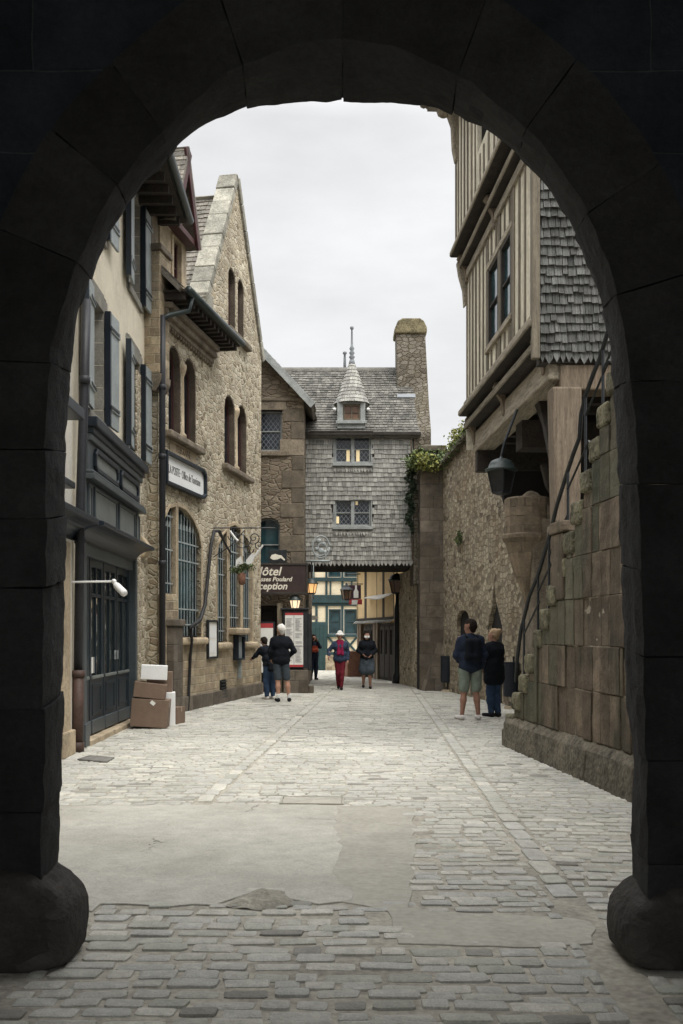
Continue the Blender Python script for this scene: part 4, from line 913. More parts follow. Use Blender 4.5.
b_.prism([PX(a, b, YY - 0.01) for a, b in ((236, 560), (241, 556), (243, 563), (238, 568), (235, 572))], [PX(a, b, YY + 0.02) for a, b in ((236, 560), (241, 556), (243, 563), (238, 568), (235, 572))])
b_.prism([PX(a, b, YY - 0.01) for a, b in ((246, 560), (252, 553), (255, 556), (251, 566), (247, 566))], [PX(a, b, YY + 0.02) for a, b in ((246, 560), (252, 553), (255, 556), (251, 566), (247, 566))])
b_.tube([PX(255, 556, YY), PX(263, 545, YY)], 0.025, 6); b_.tube([PX(230, 531, YY), PX(235, 538, YY), PX(238, 541, YY)], 0.03, 6); b_.build('emblem', 'white_paint', br)
b_ = MB(); leaves(b_, [(PX(241, 568, YY), 0.22), (PX(248, 567, YY), 0.20), (PX(237, 570, YY), 0.15)], 130, 0.05, (1, .6, .5)); b_.build('greenery', 'leaf', br, recalc=False)
b_ = MB(); b_.lathe(PX(242, 585, YY), [(0.03, 0), (0.075, 0.04), (0.085, 0.24), (0.05, 0.27)], 10); b_.build('hanging_pot', 'terracotta', br, smooth=True)
# white spotlight on its arm
sp = thing('spotlight', 'white spotlight on a thin horizontal arm beside the shop doors', 'spotlight', PX(74, 582, 13.2))
b_ = MB(); b_.tube([PX(72, 582, 13.2), PX(112, 581.5, 13.2)], 0.014, 8); b_.build('arm', 'white_paint', sp)
b_ = MB(); b_.ball(PX(114, 581.5, 13.2), 0.035, 10); p0, p1 = PX(115, 584, 13.2), PX(125, 594, 13.1)
b_.tube([p0, p0.lerp(p1, .15), p0.lerp(p1, .9), p1], [0.032, 0.046, 0.05, 0.042], 12); b_.build('lamp_head', 'white_paint', sp, smooth=True)
# cartons by the shop doors
def carton(label, c, sx, sy, sz, rot, m='card', edge=None, tilt=0.0, tape=True, group='cartons stacked by the shop doors', base=None):
    t = thing('cardboard_box', label, 'box', c, group=group); mt = Matrix.Translation(c) @ Matrix.Rotation(rot, 4, 'Z') @ Matrix.Rotation(tilt, 4, 'Y')
    b_ = MB(); b_.mbox(mt, sx, sy, sz); b_.build('carton', m, t, bevel=0.008)
    if tape:
        b_ = MB(); b_.mbox(mt @ Matrix.Translation((0, 0, sz)), sx * 1.001, 0.05, 0.003); b_.mbox(mt @ Matrix.Translation((0, 0, sz * 0.72)) @ Matrix.Translation((sx / 2 + 0.001, 0, 0)), 0.003, 0.05, sz * 0.28)
        b_.build('tape', 'tape', t)
    return t, mt
t, mt = carton('largest brown carton at the bottom of the stack by the shop doors', (-3.20, 16.7, 0.03), 0.60, 0.48, 0.46, rad(4), tilt=rad(4))
b_ = MB(); b_.mbox(mt @ Matrix.Translation((0.03, -0.243, 0.38)) @ Matrix.Rotation(rad(35), 4, 'Y'), 0.08, 0.004, 0.06); b_.build('label_sticker', 'paper', t)
carton('flat brown carton lying on the largest one under the white box', (-3.21, 16.72, 0.505), 0.53, 0.46, 0.25, rad(9), tilt=rad(7))
carton('white box lying on top of the carton stack', (-3.15, 16.80, 0.805), 0.43, 0.36, 0.24, rad(9), m='sign_white', tape=False, tilt=rad(3))
carton('upright brown carton standing behind the stack against the wall', (-3.13, 17.25, 0.0), 0.42, 0.3, 0.92, rad(6), tape=False)
carton('small white topped carton leaning behind the stack', (-2.94, 17.2, 0.0), 0.16, 0.34, 0.57, rad(10), m='sign_white', tape=False)
carton('smallest brown carton on the ground right of the stack', (-2.93, 17.55, 0.0), 0.26, 0.34, 0.29, rad(-14))
# ------------------------------------------------------------------ end of the street
FD = Fr((0, 27, 0), (1, 0, 0), (0, -1, 0))
hd_ = thing('hotel_house', 'brown granite gabled house with leaded window above the hotel sign', 'house', (-3.2, 27, 0))
DU, DL = rect(-2.30, -1.60, 6.52, 7.62), arch(-2.30, -1.66, 3.28, 4.55, 4.72, 5); DD = rect(-2.75, -1.72, 0.0, 2.35)
b_ = MB(); b_.holed(FD, [(-6, -0.05), (-1.03, -0.05), (-1.03, 8.0), (-3.5, 10.6), (-6, 8.0)], [DU, DL, DD], 0, 0.25)
b_.fbox(FD, -1.05, -1.03, -0.05, 8.0, -8, -0.001); b_.fbox(FD, -6, -5.98, -0.05, 8.0, -8, -0.001); b_.build('wall', 'brown_rubble', hd_)
b_ = MB()
def quoins(mb, fr, u0, u1, v0, v1, d=0.014, h=(0.28, 0.5), cut=True):
    z = v0; k = 0
    while z < v1:
        hh = rr(*h); mb.tint = rr(0, 1); ww = (u1 - u0) * (1.0 if k % 2 else 0.55) * rr(.85, 1.1)
        mb.fbox(fr, u1 - ww, u1 + 0.012, z + 0.004, min(z + hh, v1) - 0.004, -0.2, d + rr(0, .01)); z += hh; k += 1
quoins(b_, FD, -1.62, -1.03, 2.7, 7.75)
b_.fbox(FD, -2.6, -1.5, 7.62, 7.95, -0.2, 0.02); b_.fbox(FD, -2.5, -1.45, 6.38, 6.516, -0.2, 0.06); b_.build('quoins', 'dressed_brown', hd_, bevel=0.015)
b_ = MB(); b_.fbox(FD, -6, -1.0, 7.86, 7.95, -0.05, 0.05); b_.build('string_course', 'dressed_brown', hd_, bevel=0.02)
window(hd_, FD, grow(DU, -0.004), 0.2, m='grey_wood', gl='glass_lead', nu=1, nv=2, frame_w=0.05)
window(hd_, FD, grow(DL, -0.004), 0.2, m='grey_wood', gl='glass_teal', nu=1, nv=2, frame_w=0.04)
b_ = MB(); b_.fring(FD, DD, grow(DD, -0.12), -0.24, -0.12); b_.fbox(FD, -2.7, -1.8, 0.05, 2.25, -0.24, -0.2); b_.build('door', 'oak_dark', hd_, bevel=0.01)
for sgn in (-1, 1):
    ft, ap = Vector((-3.5 + sgn * 2.76, 26.75, 7.78)), Vector((-3.5, 26.75, 10.72)); vv_ = ap - ft; L_ = vv_.length; vv_.normalize(); nn_ = Vector((sgn * vv_.z, 0, abs(vv_.x)))
    frr = Fr(ft, (0, 1, 0), nn_, vv_); b_ = MB(); b_.fprism(frr, rect(0, 8, 0, L_), -0.1, 0.0)
    if sgn > 0: shingles(b_, frr, 0, 8, 0, L_, 0.17, 0.2, t=0.02)
    b_.build('roof', 'slate', hd_)
    b_ = MB(); b_.fbox(frr, -0.03, 0.0, -0.05, L_, -0.17, 0.012); b_.build('verge_board', 'grey_wood', hd_, bevel=0.005)
# hotel sign, emblem, reception display
hs = thing('hotel_sign', 'brown hotel sign with cream italic lettering above the reception door', 'sign', (-1.95, 26.6, 2.6))
fs = Fr((0, 26.6, 0), (1, 0, 0), (0, -1, 0))
b_ = MB(); b_.fbox(fs, -2.98, -0.93, 2.66, 3.42, -0.1, 0.0); b_.build('board', 'sign_brown', hs, bevel=0.01)
b_ = MB(); b_.fring(fs, rect(-3.02, -0.89, 2.62, 3.46), rect(-2.96, -0.95, 2.68, 3.40), -0.05, 0.02); b_.build('frame', 'oak_dark', hs, bevel=0.008)
txt('Hôtel', fs, -1.99, 3.235, 0.004, 0.32, 'letter_cream', hs, shear=0.25, sx=1.0, bold=0.006)
txt('Terrasses Poulard', fs, -1.93, 3.03, 0.004, 0.165, 'letter_cream', hs, shear=0.25, bold=0.004)
txt('Réception', fs, -1.97, 2.845, 0.004, 0.26, 'letter_cream', hs, shear=0.25, sx=0.98, bold=0.006)
b_ = MB(); b_.fbox(fs, -1.16, -0.93, 3.46, 3.62, -0.05, -0.02); eb = thing('emblem_board', 'small black board with a pale emblem standing on top of the hotel sign', 'sign', (-1.7, 26.6, 3.46))
b_ = MB(); b_.fbox(fs, -1.93, -1.46, 3.47, 3.82, -0.06, -0.02); b_.build('board', 'iron', eb, bevel=0.006)
b_ = MB(); b_.fprism(fs, [(-1.90, 3.60), (-1.86, 3.68), (-1.76, 3.71), (-1.68, 3.68), (-1.60, 3.67), (-1.5, 3.56), (-1.52, 3.53), (-1.62, 3.60), (-1.70, 3.56), (-1.82, 3.55)], -0.03, -0.012); b_.build('emblem', 'letter_cream', eb)
def wall_lantern(name, label, c, s, lit, arm=None, m_gl=None, n=6, group=None, dome=True, hang=None):
    t = thing(name, label, 'lantern', c, group); c = Vector(c); gl = m_gl or ('amber_glow' if lit else 'lamp_glass_dark')
    b_ = MB(); b_.lathe(c, [(0.26 * s, 0.02 * s), (0.40 * s, 0.66 * s)], n); b_.build('glass', gl, t)
    b_ = MB()
    for k in range(n):
        a = 2 * math.pi * k / n; b_.tube([c + Vector((0.265 * s * math.cos(a), 0.265 * s * math.sin(a), 0)), c + Vector((0.41 * s * math.cos(a), 0.41 * s * math.sin(a), 0.67 * s))], 0.028 * s, 5)
    b_.lathe(c, [(0.10 * s, -0.08 * s), (0.28 * s, -0.02 * s), (0.28 * s, 0.03 * s), (0.24 * s, 0.03 * s)], n); b_.build('cage', 'iron', t)
    b_ = MB()
    if dome: pr = [(0.42 * s, 0.64 * s), (0.50 * s, 0.67 * s), (0.50 * s, 0.70 * s), (0.40 * s, 0.76 * s), (0.37 * s, 0.86 * s), (0.30 * s, 0.96 * s), (0.16 * s, 1.02 * s), (0.06 * s, 1.04 * s), (0.04 * s, 1.09 * s), (0.0, 1.12 * s)]
    else: pr = [(0.42 * s, 0.64 * s), (0.48 * s, 0.68 * s), (0.22 * s, 0.90 * s), (0.20 * s, 0.98 * s), (0.07 * s, 1.04 * s), (0.05 * s, 1.14 * s), (0.0, 1.18 * s)]
    b_.lathe(c, pr, n if not dome else 16); b_.build('cap', 'gutter' if dome else 'iron', t, smooth=dome)
    if arm: b_ = MB(); b_.tube(arm, 0.022, 6); b_.build('bracket', 'iron', t)
    return t
wall_lantern('lantern', 'pale lit lantern on the wall right below the hotel sign', (-1.24, 26.72, 2.24), 0.36, True, [(-1.24, 26.72, 2.62), (-1.24, 26.85, 2.66), (-1.24, 27.0, 2.62)], 'pale_glow')
wall_lantern('lantern', 'glowing amber lantern hung in the passage right of the hotel sign', (-0.84, 28.0, 2.72), 0.40, True, [(-0.84, 28.0, 3.16), (-0.84, 28.0, 3.60)], group='amber lanterns by the passage')
wall_lantern('lantern', 'half hidden amber lantern directly behind the hotel sign edge', (-1.0, 28.3, 2.74), 0.34, True, [(-1.0, 28.3, 3.1), (-1.0, 28.3, 3.6)], group='amber lanterns by the passage')
mb_ = thing('menu_case', 'tall black display case with white menu sheets edged in red on a stone plinth', 'display case', (-1.2, 26.6, 0))
b_ = MB(); b_.box((-1.56, 26.62, 0.66), (-0.90, 26.98, 2.22)); b_.box((-0.90, 26.66, 0.60), (-0.80, 26.98, 2.12)); b_.box((-1.62, 26.58, 2.22), (-0.88, 26.98, 2.27)); b_.build('case', 'iron', mb_, bevel=0.01)
b_ = MB(); b_.box((-1.50, 26.606, 0.76), (-1.02, 26.619, 2.08)); b_.build('menu_sheet', 'paper', mb_)
b_ = MB(); b_.box((-1.50, 26.603, 2.08), (-1.02, 26.619, 2.14)); b_.box((-1.50, 26.603, 0.70), (-1.02, 26.619, 0.76)); b_.each('red_band', 'paper_red', mb_)
b_ = MB()
for cx in (-1.49, -1.25):
    z = 1.98
    while z > 0.82:
        if random.random() < .86: b_.box((cx + 0.02, 26.600, z), (cx + rr(0.12, 0.21), 26.606, z + 0.014))
        z -= 0.036
b_.box((-1.272, 26.60, 0.76), (-1.260, 26.606, 2.08)); b_.box((-1.5, 26.60, 1.24), (-1.02, 26.606, 1.25)); b_.build('print', 'print', mb_)
b_ = MB(); b_.box((-1.54, 26.55, 0), (-0.88, 26.98, 0.62)); b_.box((-0.88, 26.62, 0), (-0.74, 26.9, 0.2)); b_.build('plinth', 'brown_ashlar', mb_, bevel=0.02)
b_ = MB(); b_.box((-1.72, 26.7, 0), (-1.58, 27, 2.4)); b_.build('pilaster', 'dressed_brown', hd_, bevel=0.01)
m2 = thing('menu_board', 'white menu board with a red top behind the stooping visitor', 'menu board', (-1.95, 26.65, 0.9))
b_ = MB(); b_.box((-2.3, 26.62, 0.5), (-1.78, 26.66, 1.9)); b_.build('frame', 'iron', m2, bevel=0.006); b_ = MB(); b_.box((-2.26, 26.612, 0.55), (-1.82, 26.619, 1.74)); b_.build('menu_sheet', 'paper', m2); b_ = MB(); b_.box((-2.26, 26.61, 1.74), (-1.82, 26.619, 1.86)); b_.build('red_band', 'paper_red', m2)
b_ = MB(); b_.box((-2.2, 26.66, 0), (-2.16, 26.7, 0.6)); b_.box((-1.9, 26.66, 0), (-1.86, 26.7, 0.6)); b_.each('leg', 'iron', m2)

# --- shingled house bridging the street
EY = 28.6
FE = Fr((0, EY, 0), (1, 0, 0), (0, -1, 0))
E0, E1, EB, ET = -1.03, 2.04, 3.62, 7.36
eh = thing('shingled_house', 'grey wood shingled house bridging the street with a conical dormer', 'house', (0.5, EY + 1.5, 0))
Wu, Wl = rect(-0.20, 0.84, 6.47, 7.27), rect(-0.20, 0.84, 4.66, 5.44)
b_ = MB(); b_.holed(FE, rect(E0, E1, EB, ET + 0.1), [Wu, Wl], -0.02, 0.25); b_.box((E0, EY + 0.3, EB), (E1, EY + 3.4, EB + 0.02)); b_.box((E0, EY + 3.4, EB), (E1 + 0.6, EY + 3.5, ET)); b_.box((E1, EY + 0.02, EB), (E1 + 0.02, EY + 3.4, ET)); b_.build('wall', 'oak_dark', eh)
b_ = MB(); sk = [(-0.24, 0.88, 6.36, 7.31), (-0.24, 0.88, 4.56, 5.47)]
shingles(b_, FE, E0, E1, EB - 0.05, ET, 0.132, 0.115, skip=sk, t=0.022, jit=0.01, last_point=True); b_.build('shingle_cladding', 'shingle', eh, uv=False)
for W in (Wu, Wl):
    window(eh, FE, grow(W, -0.004), 0.13, m='grey_wood', gl='glass_lead', nu=1, nv=2, frame_w=0.05, bar=0.04)
    b_ = MB(); b_.fbox(FE, 0.27, 0.37, W[0][1], W[2][1], -0.16, -0.02); b_.fbox(FE, -0.26, 0.90, W[0][1] - 0.09, W[0][1] - 0.003, -0.1, 0.07); b_.fring(FE, grow(W, 0.035), grow(W, -0.002), -0.12, 0.012); b_.build('window_frame', 'grey_wood', eh, bevel=0.006)
    b_ = MB(); shingles(b_, FE, -0.24, 0.88, W[0][1] - 0.23, W[0][1] - 0.1, 0.13, 0.075, t=0.05, jit=0.0, last_point=True); b_.build('apron_shingle', 'shingle', eh, uv=False)
for x0, x1, z0, z1, in ((0.14, 0.24, 6.52, 6.86), (0.42, 0.52, 6.52, 6.86), (0.4, 0.47, 5.28, 5.4), (-0.17, -0.07, 4.75, 4.95)):
    b_ = MB(); b_.fbox(FE, x0, x1, z0, z1, -0.098, -0.092); b_.build('lit_curtain', 'curtain_glow', eh)
b_ = MB(); b_.fbox(FE, E0, E1, EB - 0.01, EB - 0.002, -3.3, -0.3)
for k in range(7): b_.box((E0, EY + 0.2 + k * 0.48, EB - 0.07), (E1, EY + 0.36 + k * 0.48, EB - 0.012))
b_.each('bridge_beam', 'oak_dark', eh, bevel=0.01)
RP = math.atan2(2.25, 1.88); vr = Vector((0, math.cos(RP), math.sin(RP)))
frE = Fr((0, EY - 0.16, ET - 0.12), (1, 0, 0), (0, -math.sin(RP), math.cos(RP)), vr); RL = 2.25 / math.sin(RP) + 0.26
b_ = MB(); b_.fprism(frE, rect(E0 - 1.0, E1 + 0.2, 0, RL), -0.12, -0.01)
b_.mi = 0; shingles(b_, frE, E0 - 0.9, E1 + 0.16, 0, RL, 0.115, 0.12, t=0.024, jit=0.008); 
b_.prism([Vector((-1.9, EY + 1.75 + a, ET + 2.2 + b2)) for a, b2 in ((0, 0), (0.1, 0.14), (0.3, 0.14), (0.4, 0))], [Vector((2.3, EY + 1.75 + a, ET + 2.2 + b2)) for a, b2 in ((0, 0), (0.1, 0.14), (0.3, 0.14), (0.4, 0))])
b_.build('roof', 'roof_shingle', eh, uv=False)
b_ = MB(); b_.fprism(Fr((0, EY + 3.9, ET - 0.12), (1, 0, 0), (0, 1, 1), (0, -math.cos(RP), math.sin(RP))), rect(E0 - 1.0, E1 + 0.2, 0, RL), -0.12, -0.01); b_.build('roof', 'roof_shingle', eh)
b_ = MB(); b_.fbox(FE, E0, E1 + 0.22, ET - 0.12, ET - 0.04, -0.02, 0.2); b_.fbox(FE, -0.9, 0.9, ET - 0.04, ET - 0.01, 0.19, 0.21); b_.build('eaves_board', 'oak_dark', eh)
# stone gable with chimney at the right end
b_ = MB(); b_.prism([(2.06, EY - 0.05, 3.0), (2.06, EY - 0.05, 7.25), (2.06, EY + 1.3, 8.9), (2.06, EY + 1.9, 8.9), (2.06, EY + 3.4, 7.0), (2.06, EY + 3.4, 3.0)], [(2.56, EY - 0.05, 3.0), (2.56, EY - 0.05, 7.4), (2.52, EY + 0.9, 9.1), (2.50, EY + 1.9, 9.1), (2.56, EY + 3.4, 7.3), (2.56, EY + 3.4, 3.0)]); gwl = b_.build('gable_wall', 'rampart', eh, bevel=0.03)
b_ = MB(); CY = EY + 1.55
b_.hexa([(1.66, CY - 0.3, 8.3), (2.62, CY - 0.3, 8.3), (2.62, CY + 0.5, 8.3), (1.66, CY + 0.5, 8.3), (1.64, CY - 0.3, 10.55), (2.50, CY - 0.3, 10.55), (2.50, CY + 0.5, 10.55), (1.64, CY + 0.5, 10.55)]); CRM = rubble('chimney_rubble', [(0.13, 0.11, 0.085), (0.30, 0.27, 0.22), (0.20, 0.17, 0.13), (0.36, 0.33, 0.28)], (0.21, 0.18, 0.13), w=0.2, h=0.12, bump=1.0, tone=0.75, stain=(0.11, 0.09, 0.05), stain_amt=0.5); ch = b_.build('chimney', CRM, eh, bevel=0.03); gwl.data.materials[0] = CRM
b_ = MB(); b_.prism([(1.58, CY - 0.36, 10.55), (1.58, CY - 0.36, 10.68), (1.68, CY - 0.36, 10.92), (1.82, CY - 0.36, 11.0), (2.34, CY - 0.36, 11.0), (2.46, CY - 0.36, 10.92), (2.55, CY - 0.36, 10.72), (2.55, CY - 0.36, 10.55)], [(1.58, CY + 0.56, 10.55), (1.58, CY + 0.56, 10.68), (1.68, CY + 0.56, 10.92), (1.82, CY + 0.56, 11.0), (2.34, CY + 0.56, 11.0), (2.46, CY + 0.56, 10.92), (2.55, CY + 0.56, 10.72), (2.55, CY + 0.56, 10.55)]); b_.build('chimney_cap', mat('lichen_cap', (0.17, 0.145, 0.085), 0.95, 0.5, 5.0, 0.7, 25, stain=0.6), ch, bevel=0.04)
b_ = MB(); b_.fbox(frE, 1.64, 2.36, 1.68, 1.84, 0.0, 0.05); b_.build('lead_flashing', 'lead', ch)
# dormer with conical roof
DX, DY = 0.28, EY + 0.30
b_ = MB(); fdm = Fr((0, DY - 0.35, 0), (1, 0, 0), (0, -1, 0)); dwp = rect(0.04, 0.54, 7.68, 8.15)
b_.holed(fdm, rect(-0.12, 0.68, 7.45, 8.3), [dwp], 0, 0.15); b_.fbox(fdm, -0.12, -0.09, 7.45, 8.3, -1.2, -0.002); b_.fbox(fdm, 0.65, 0.68, 7.45, 8.3, -1.2, -0.002); b_.fbox(fdm, -0.16, 0.72, 7.58, 7.67, -0.02, 0.06)
dm = b_.build('dormer', 'grey_wood', eh, bevel=0.006); window(dm, fdm, grow(dwp, -0.004), 0.1, m='oak_grey', gl='lamp_glass', nu=2, nv=2, frame_w=0.05, bar=0.03)
b_ = MB(); nseg = 22; rows = 11; z0, z1 = 8.20, 9.42; cpos = Vector((DX + 0.02, DY, 0))
for r in range(rows):
    f0, f1 = r / rows, (r + 1.3) / rows; R0 = lambda f: 0.42 * (1 - f) ** 0.95 + 0.065 + 0.05 * max(0, 0.12 - f) * 5
    ns = max(8, int(nseg * (1 - f0 * .6)))
    for k in range(ns):
        a0, a1 = 2 * math.pi * (k + .5 * (r % 2)) / ns, 2 * math.pi * (k + .96 + .5 * (r % 2)) / ns; b_.tint = min(1, max(0, random.gauss(.55, .2)))
        A = []
        for rad_, off in ((0.02, 0), (0.0, -0.012)):
            for (a, f, e) in ((a0, f0, rad_), (a1, f0, rad_), (a1, min(1, f1), 0), (a0, min(1, f1), 0)):
                q = R0(min(1, f)) + e + off; A.append(cpos + Vector((q * math.cos(a), q * math.sin(a), z0 + (z1 - z0) * min(1, f) + rr(-.004, .004))))
        b_.hexa(A)
b_.lathe(cpos, [(0.48, 8.19), (0.36, 8.24), (0.05, 8.3)], 20); b_.build('turret_roof', 'shingle', dm, uv=False)
b_ = MB(); b_.lathe(cpos, [(0.10, 9.34), (0.08, 9.46), (0.05, 9.52), (0.09, 9.58), (0.045, 9.64), (0.085, 9.70), (0.04, 9.76), (0.075, 9.82), (0.035, 9.9), (0.022, 10.36), (0.055, 10.40), (0.055, 10.45), (0.02, 10.48)], 10); b_.build('finial', 'lead', dm, smooth=True)
b_ = MB(); b_.lathe((0.10, EY + 2.0, 9.5), [(0.05, 0), (0.04, 0.5), (0.03, 0.62), (0.065, 0.66), (0.06, 0.71), (0.02, 0.73)], 8); b_.build('ridge_finial', 'lead', eh, smooth=True)
b_ = MB(); b_.ball((-0.2, DY - 0.4, 7.98), 0.05); b_.ball((0.76, DY - 0.4, 7.98), 0.05); b_.build('dormer_lamp', 'white_paint', dm, smooth=True)
# pale ornamental sign hanging before the shingles
os_ = thing('ornamental_sign', 'pale grey wrought ornament hanging before the shingles above the amber lanterns', 'sign', (-0.55, 28.1, 3.5))
b_ = MB(); c = PX(321, 548, 28.1); pts = [PX(321 + 8.5 * math.cos(a / 18 * 6.283), 547 + 11 * math.sin(a / 18 * 6.283), 28.1) for a in range(19)]; b_.tube(pts, 0.022, 6); b_.tube([PX(321 + q_ * math.cos(q_ * 1.1) , 548 + q_ * 1.1 * math.sin(q_ * 1.1), 28.1) for q_ in [k_ * .3 for k_ in range(28)]], 0.022, 6); b_.tube([PX(308, 561, 28.1), PX(330, 561, 28.1)], 0.035, 6); b_.tube([PX(313.5, 561, 28.1), PX(313.5, 600, 28.1)], 0.013, 6)
for a in ((319, 541, 5), (324, 544, 4), (321, 551, 6), (317, 549, 4), (325, 552, 4)): b_.ball(PX(a[0], a[1], 28.1), a[2] * 0.016, 8, (1, .35, .85))
b_.tube([PX(304, 561, 28.4), PX(310, 561, 28.1)], 0.02, 6)
b_.build('wreath', 'iron_pale', os_, smooth=True)
# --- teal half-timbered house closing the street
GY = 44; FG = Fr((0, GY, 0), (1, 0, 0), (0, -1, 0)); tg = thing('teal_timbered_house', 'cream and teal half timbered house seen through the passage', 'house', (0, GY, 0))
def gx(px): return (px - CX) * GY / FPX
def gz(py): return EYE + (HOR - py) * GY / FPX
wn = [rect(gx(328.5), gx(341), gz(634), gz(609)), rect(gx(344), gx(357), gz(634), gz(609)), rect(gx(328), gx(341), gz(577), gz(563)), rect(gx(344), gx(357), gz(577), gz(563))]
b_ = MB(); b_.holed(FG, rect(-6, 6, -0.05, 6.5), wn, 0, 0.15); b_.build('wall', 'cream_panel', tg)
b_ = MB(); b_.fprism(Fr((0, GY - 0.3, 6.5), (1, 0, 0), (0, -0.7, 0.7), (0, 0.7, 0.7)), rect(-6.2, 6.2, 0, 5), -0.1, 0); b_.build('roof', 'slate', tg)
tb = MB()
def beam(x0, x1, y0, y1, d=0.05): tb.tint = rr(0, 1); tb.fbox(FG, gx(x0), gx(x1), gz(y1), gz(y0), -0.1, d + rr(0, 0.004))
for x in (313.5, 326.5, 342.5, 358.5): beam(x - 1.1, x + 1.1, 563, 596)
for y0, y1, d in ((577.5, 581.5, 0.08), (595, 603, 0.12), (556, 560, 0.08), (603.2, 606, 0.06), (634, 637, 0.09), (652, 655, 0.09)): beam(240 if y0 < 630 else 327, 420, y0, y1, d)
for x in (316.5, 326.8, 342.3, 358): beam(x - 1.2, x + 1.2, 606, 635)
beam(304, 328, 622, 626)
for x in (305, 292, 370): beam(x - 1.2, x + 1.2, 560, 680)
beam(329.8, 331.3, 581, 596); beam(351, 352.5, 581, 596)
for a, b2 in (((328, 637), (342, 653)), ((328, 653), (342, 637)), ((343, 637), (357, 653)), ((343, 653), (357, 637))):
    p, q = Vector((gx(a[0]), gz(a[1]))), Vector((gx(b2[0]), gz(b2[1]))); nn = (q - p).normalized(); nn = Vector((-nn.y, nn.x)) * 0.045; tb.fprism(FG, [tuple(p + nn), tuple(p - nn), tuple(q - nn), tuple(q + nn)], -0.02, 0.045 + rr(0, .01))
tb.build('timber_frame', 'teal_timber', tg, bevel=0.01)
for q in wn: window(tg, FG, grow(q, -0.004), 0.12, m='teal_timber', gl='glass_teal', nu=1, nv=2, frame_w=0.08, bar=0.06)
b_ = MB(); b_.fbox(FG, gx(308), gx(327.5), -0.02, gz(626), -0.02, 0.10)
for k in range(5): b_.fbox(FG, gx(308) + 0.17 * k, gx(308) + 0.17 * k + 0.155, 0.05, gz(627), 0.1, 0.115)
b_.build('door', 'teal_door', tg, bevel=0.006)
b_ = MB(); b_.fbox(FG, gx(325.5), gx(360), -0.05, gz(655), -0.02, 0.16); b_.build('stone_base', 'tan_coursed', tg, bevel=0.03)
fg_ = thing('direction_sign', 'small green pointed direction sign on the corner by the passage', 'sign', (-0.95, 28.2, 2.05)); b_ = MB(); b_.prism([PX(a, b2, 28.2) for a, b2 in ((304, 615.5), (316, 615.5), (318.5, 617.5), (316, 620), (304, 620))], [PX(a, b2, 28.23) for a, b2 in ((304, 615.5), (316, 615.5), (318.5, 617.5), (316, 620), (304, 620))]); b_.build('board', 'grey_surround', fg_); b_ = MB(); b_.tube([PX(307, 600, 28.26), PX(307, 622, 28.26)], 0.02, 6); b_.build('post', 'teal_timber', fg_)
# --- low yellow half-timbered house on the right of the passage
HA, HB_ = Vector((1.74, 33.0, 0)), Vector((0.58, 37.8, 0)); hu = (HB_ - HA); HL = hu.length; hu.normalize(); hn = Vector((-hu.y, hu.x, 0)); hn = hn if hn.x < 0 else -hn
FH = Fr(HA, hu, hn); yh = thing('yellow_timbered_house', 'low yellow half timbered house with dark wooden doors and a pale awning', 'house', HA)
b_ = MB(); b_.fbox(FH, 0, HL, 2.1, 4.0, -3, 0.0); b_.fbox(FH, 0, HL, -0.05, 2.1, -3, -0.15); b_.build('wall', 'yellow_panel', yh)
b_ = MB()
for u, w_ in ((0.0, .06), (1.15, 0.26), (2.1, .04), (3.5, .30), (4.75, .08)):
    b_.tint = rr(0, 1); b_.fbox(FH, u, u + w_, 2.1, 4.0, -0.02, 0.008 + rr(0, .004))
b_.fbox(FH, -0.02, HL, 2.1, 2.16, -0.02, 0.055); b_.build('timber_frame', 'oak_dark', yh, bevel=0.006)
b_ = MB(); b_.fbox(FH, -0.3, HL + 0.3, 3.98, 4.06, -0.5, 0.2); b_.fprism(Fr(FH.p(0, 4.02, 0.22), hu, Vector((0.6, 0.15, 0.8)), -hn * 0.85 + Vector((0, 0, 0.5))), rect(-0.3, HL + 0.3, 0, 3), -0.08, 0.02); b_.build('roof', 'grey_wood', yh)
b_ = MB(); n = 10
for k in range(n):
    u0, u1 = 0.1 + k * 0.30, 0.1 + (k + 1) * 0.30
    b_.hexa([FH.p(u0, 2.92, 0.0), FH.p(u1, 2.92, 0), FH.p(u1, 2.80 - .05 * math.sin((k + 1) * .5), 0.26), FH.p(u0, 2.80 - .05 * math.sin(k * .5), 0.26), FH.p(u0, 2.95, 0.0), FH.p(u1, 2.95, 0), FH.p(u1, 2.83 - .05 * math.sin((k + 1) * .5), 0.26), FH.p(u0, 2.83 - .05 * math.sin(k * .5), 0.26)])
b_.build('awning', 'canvas', yh)
b_ = MB(); frc = Fr(FH.p(0, 1.98, 0.10), hu, hn + Vector((0, 0, 1)), -hn * 0.7 + Vector((0, 0, 0.7))); shingles(b_, frc, 0, HL, 0, 0.35, 0.17, 0.14, t=0.03, last_point=True); b_.build('pent_roof', 'shingle', yh, uv=False)
for u0, u1 in ((0.15, 1.9), (2.7, 4.1)):
    b_ = MB(); b_.fbox(FH, u0, u1, 0, 1.95, -0.16, -0.08)
    for k in range(3): w_ = (u1 - u0) / 3; b_.fring(FH, rect(u0 + k * w_ + .03, u0 + (k + 1) * w_ - .03, 0.1, 1.85), rect(u0 + k * w_ + .12, u0 + (k + 1) * w_ - .12, 0.9, 1.72), -0.09, -0.04)
    b_.build('door', 'oak_dark', yh, bevel=0.006)
b_ = MB()
for u in (2.0, 2.35, 4.3, 4.62): b_.fbox(FH, u, u + 0.24, -0.02, 2.08, -0.16, 0.02)
b_.each('post', 'oak_post', yh, bevel=0.01)
b_ = MB(); b_.fbox(FH, 4.2, HL + 0.3, 0, 0.95, 0.05, 0.55); b_.build('brick_pier', 'terracotta', yh, bevel=0.02)
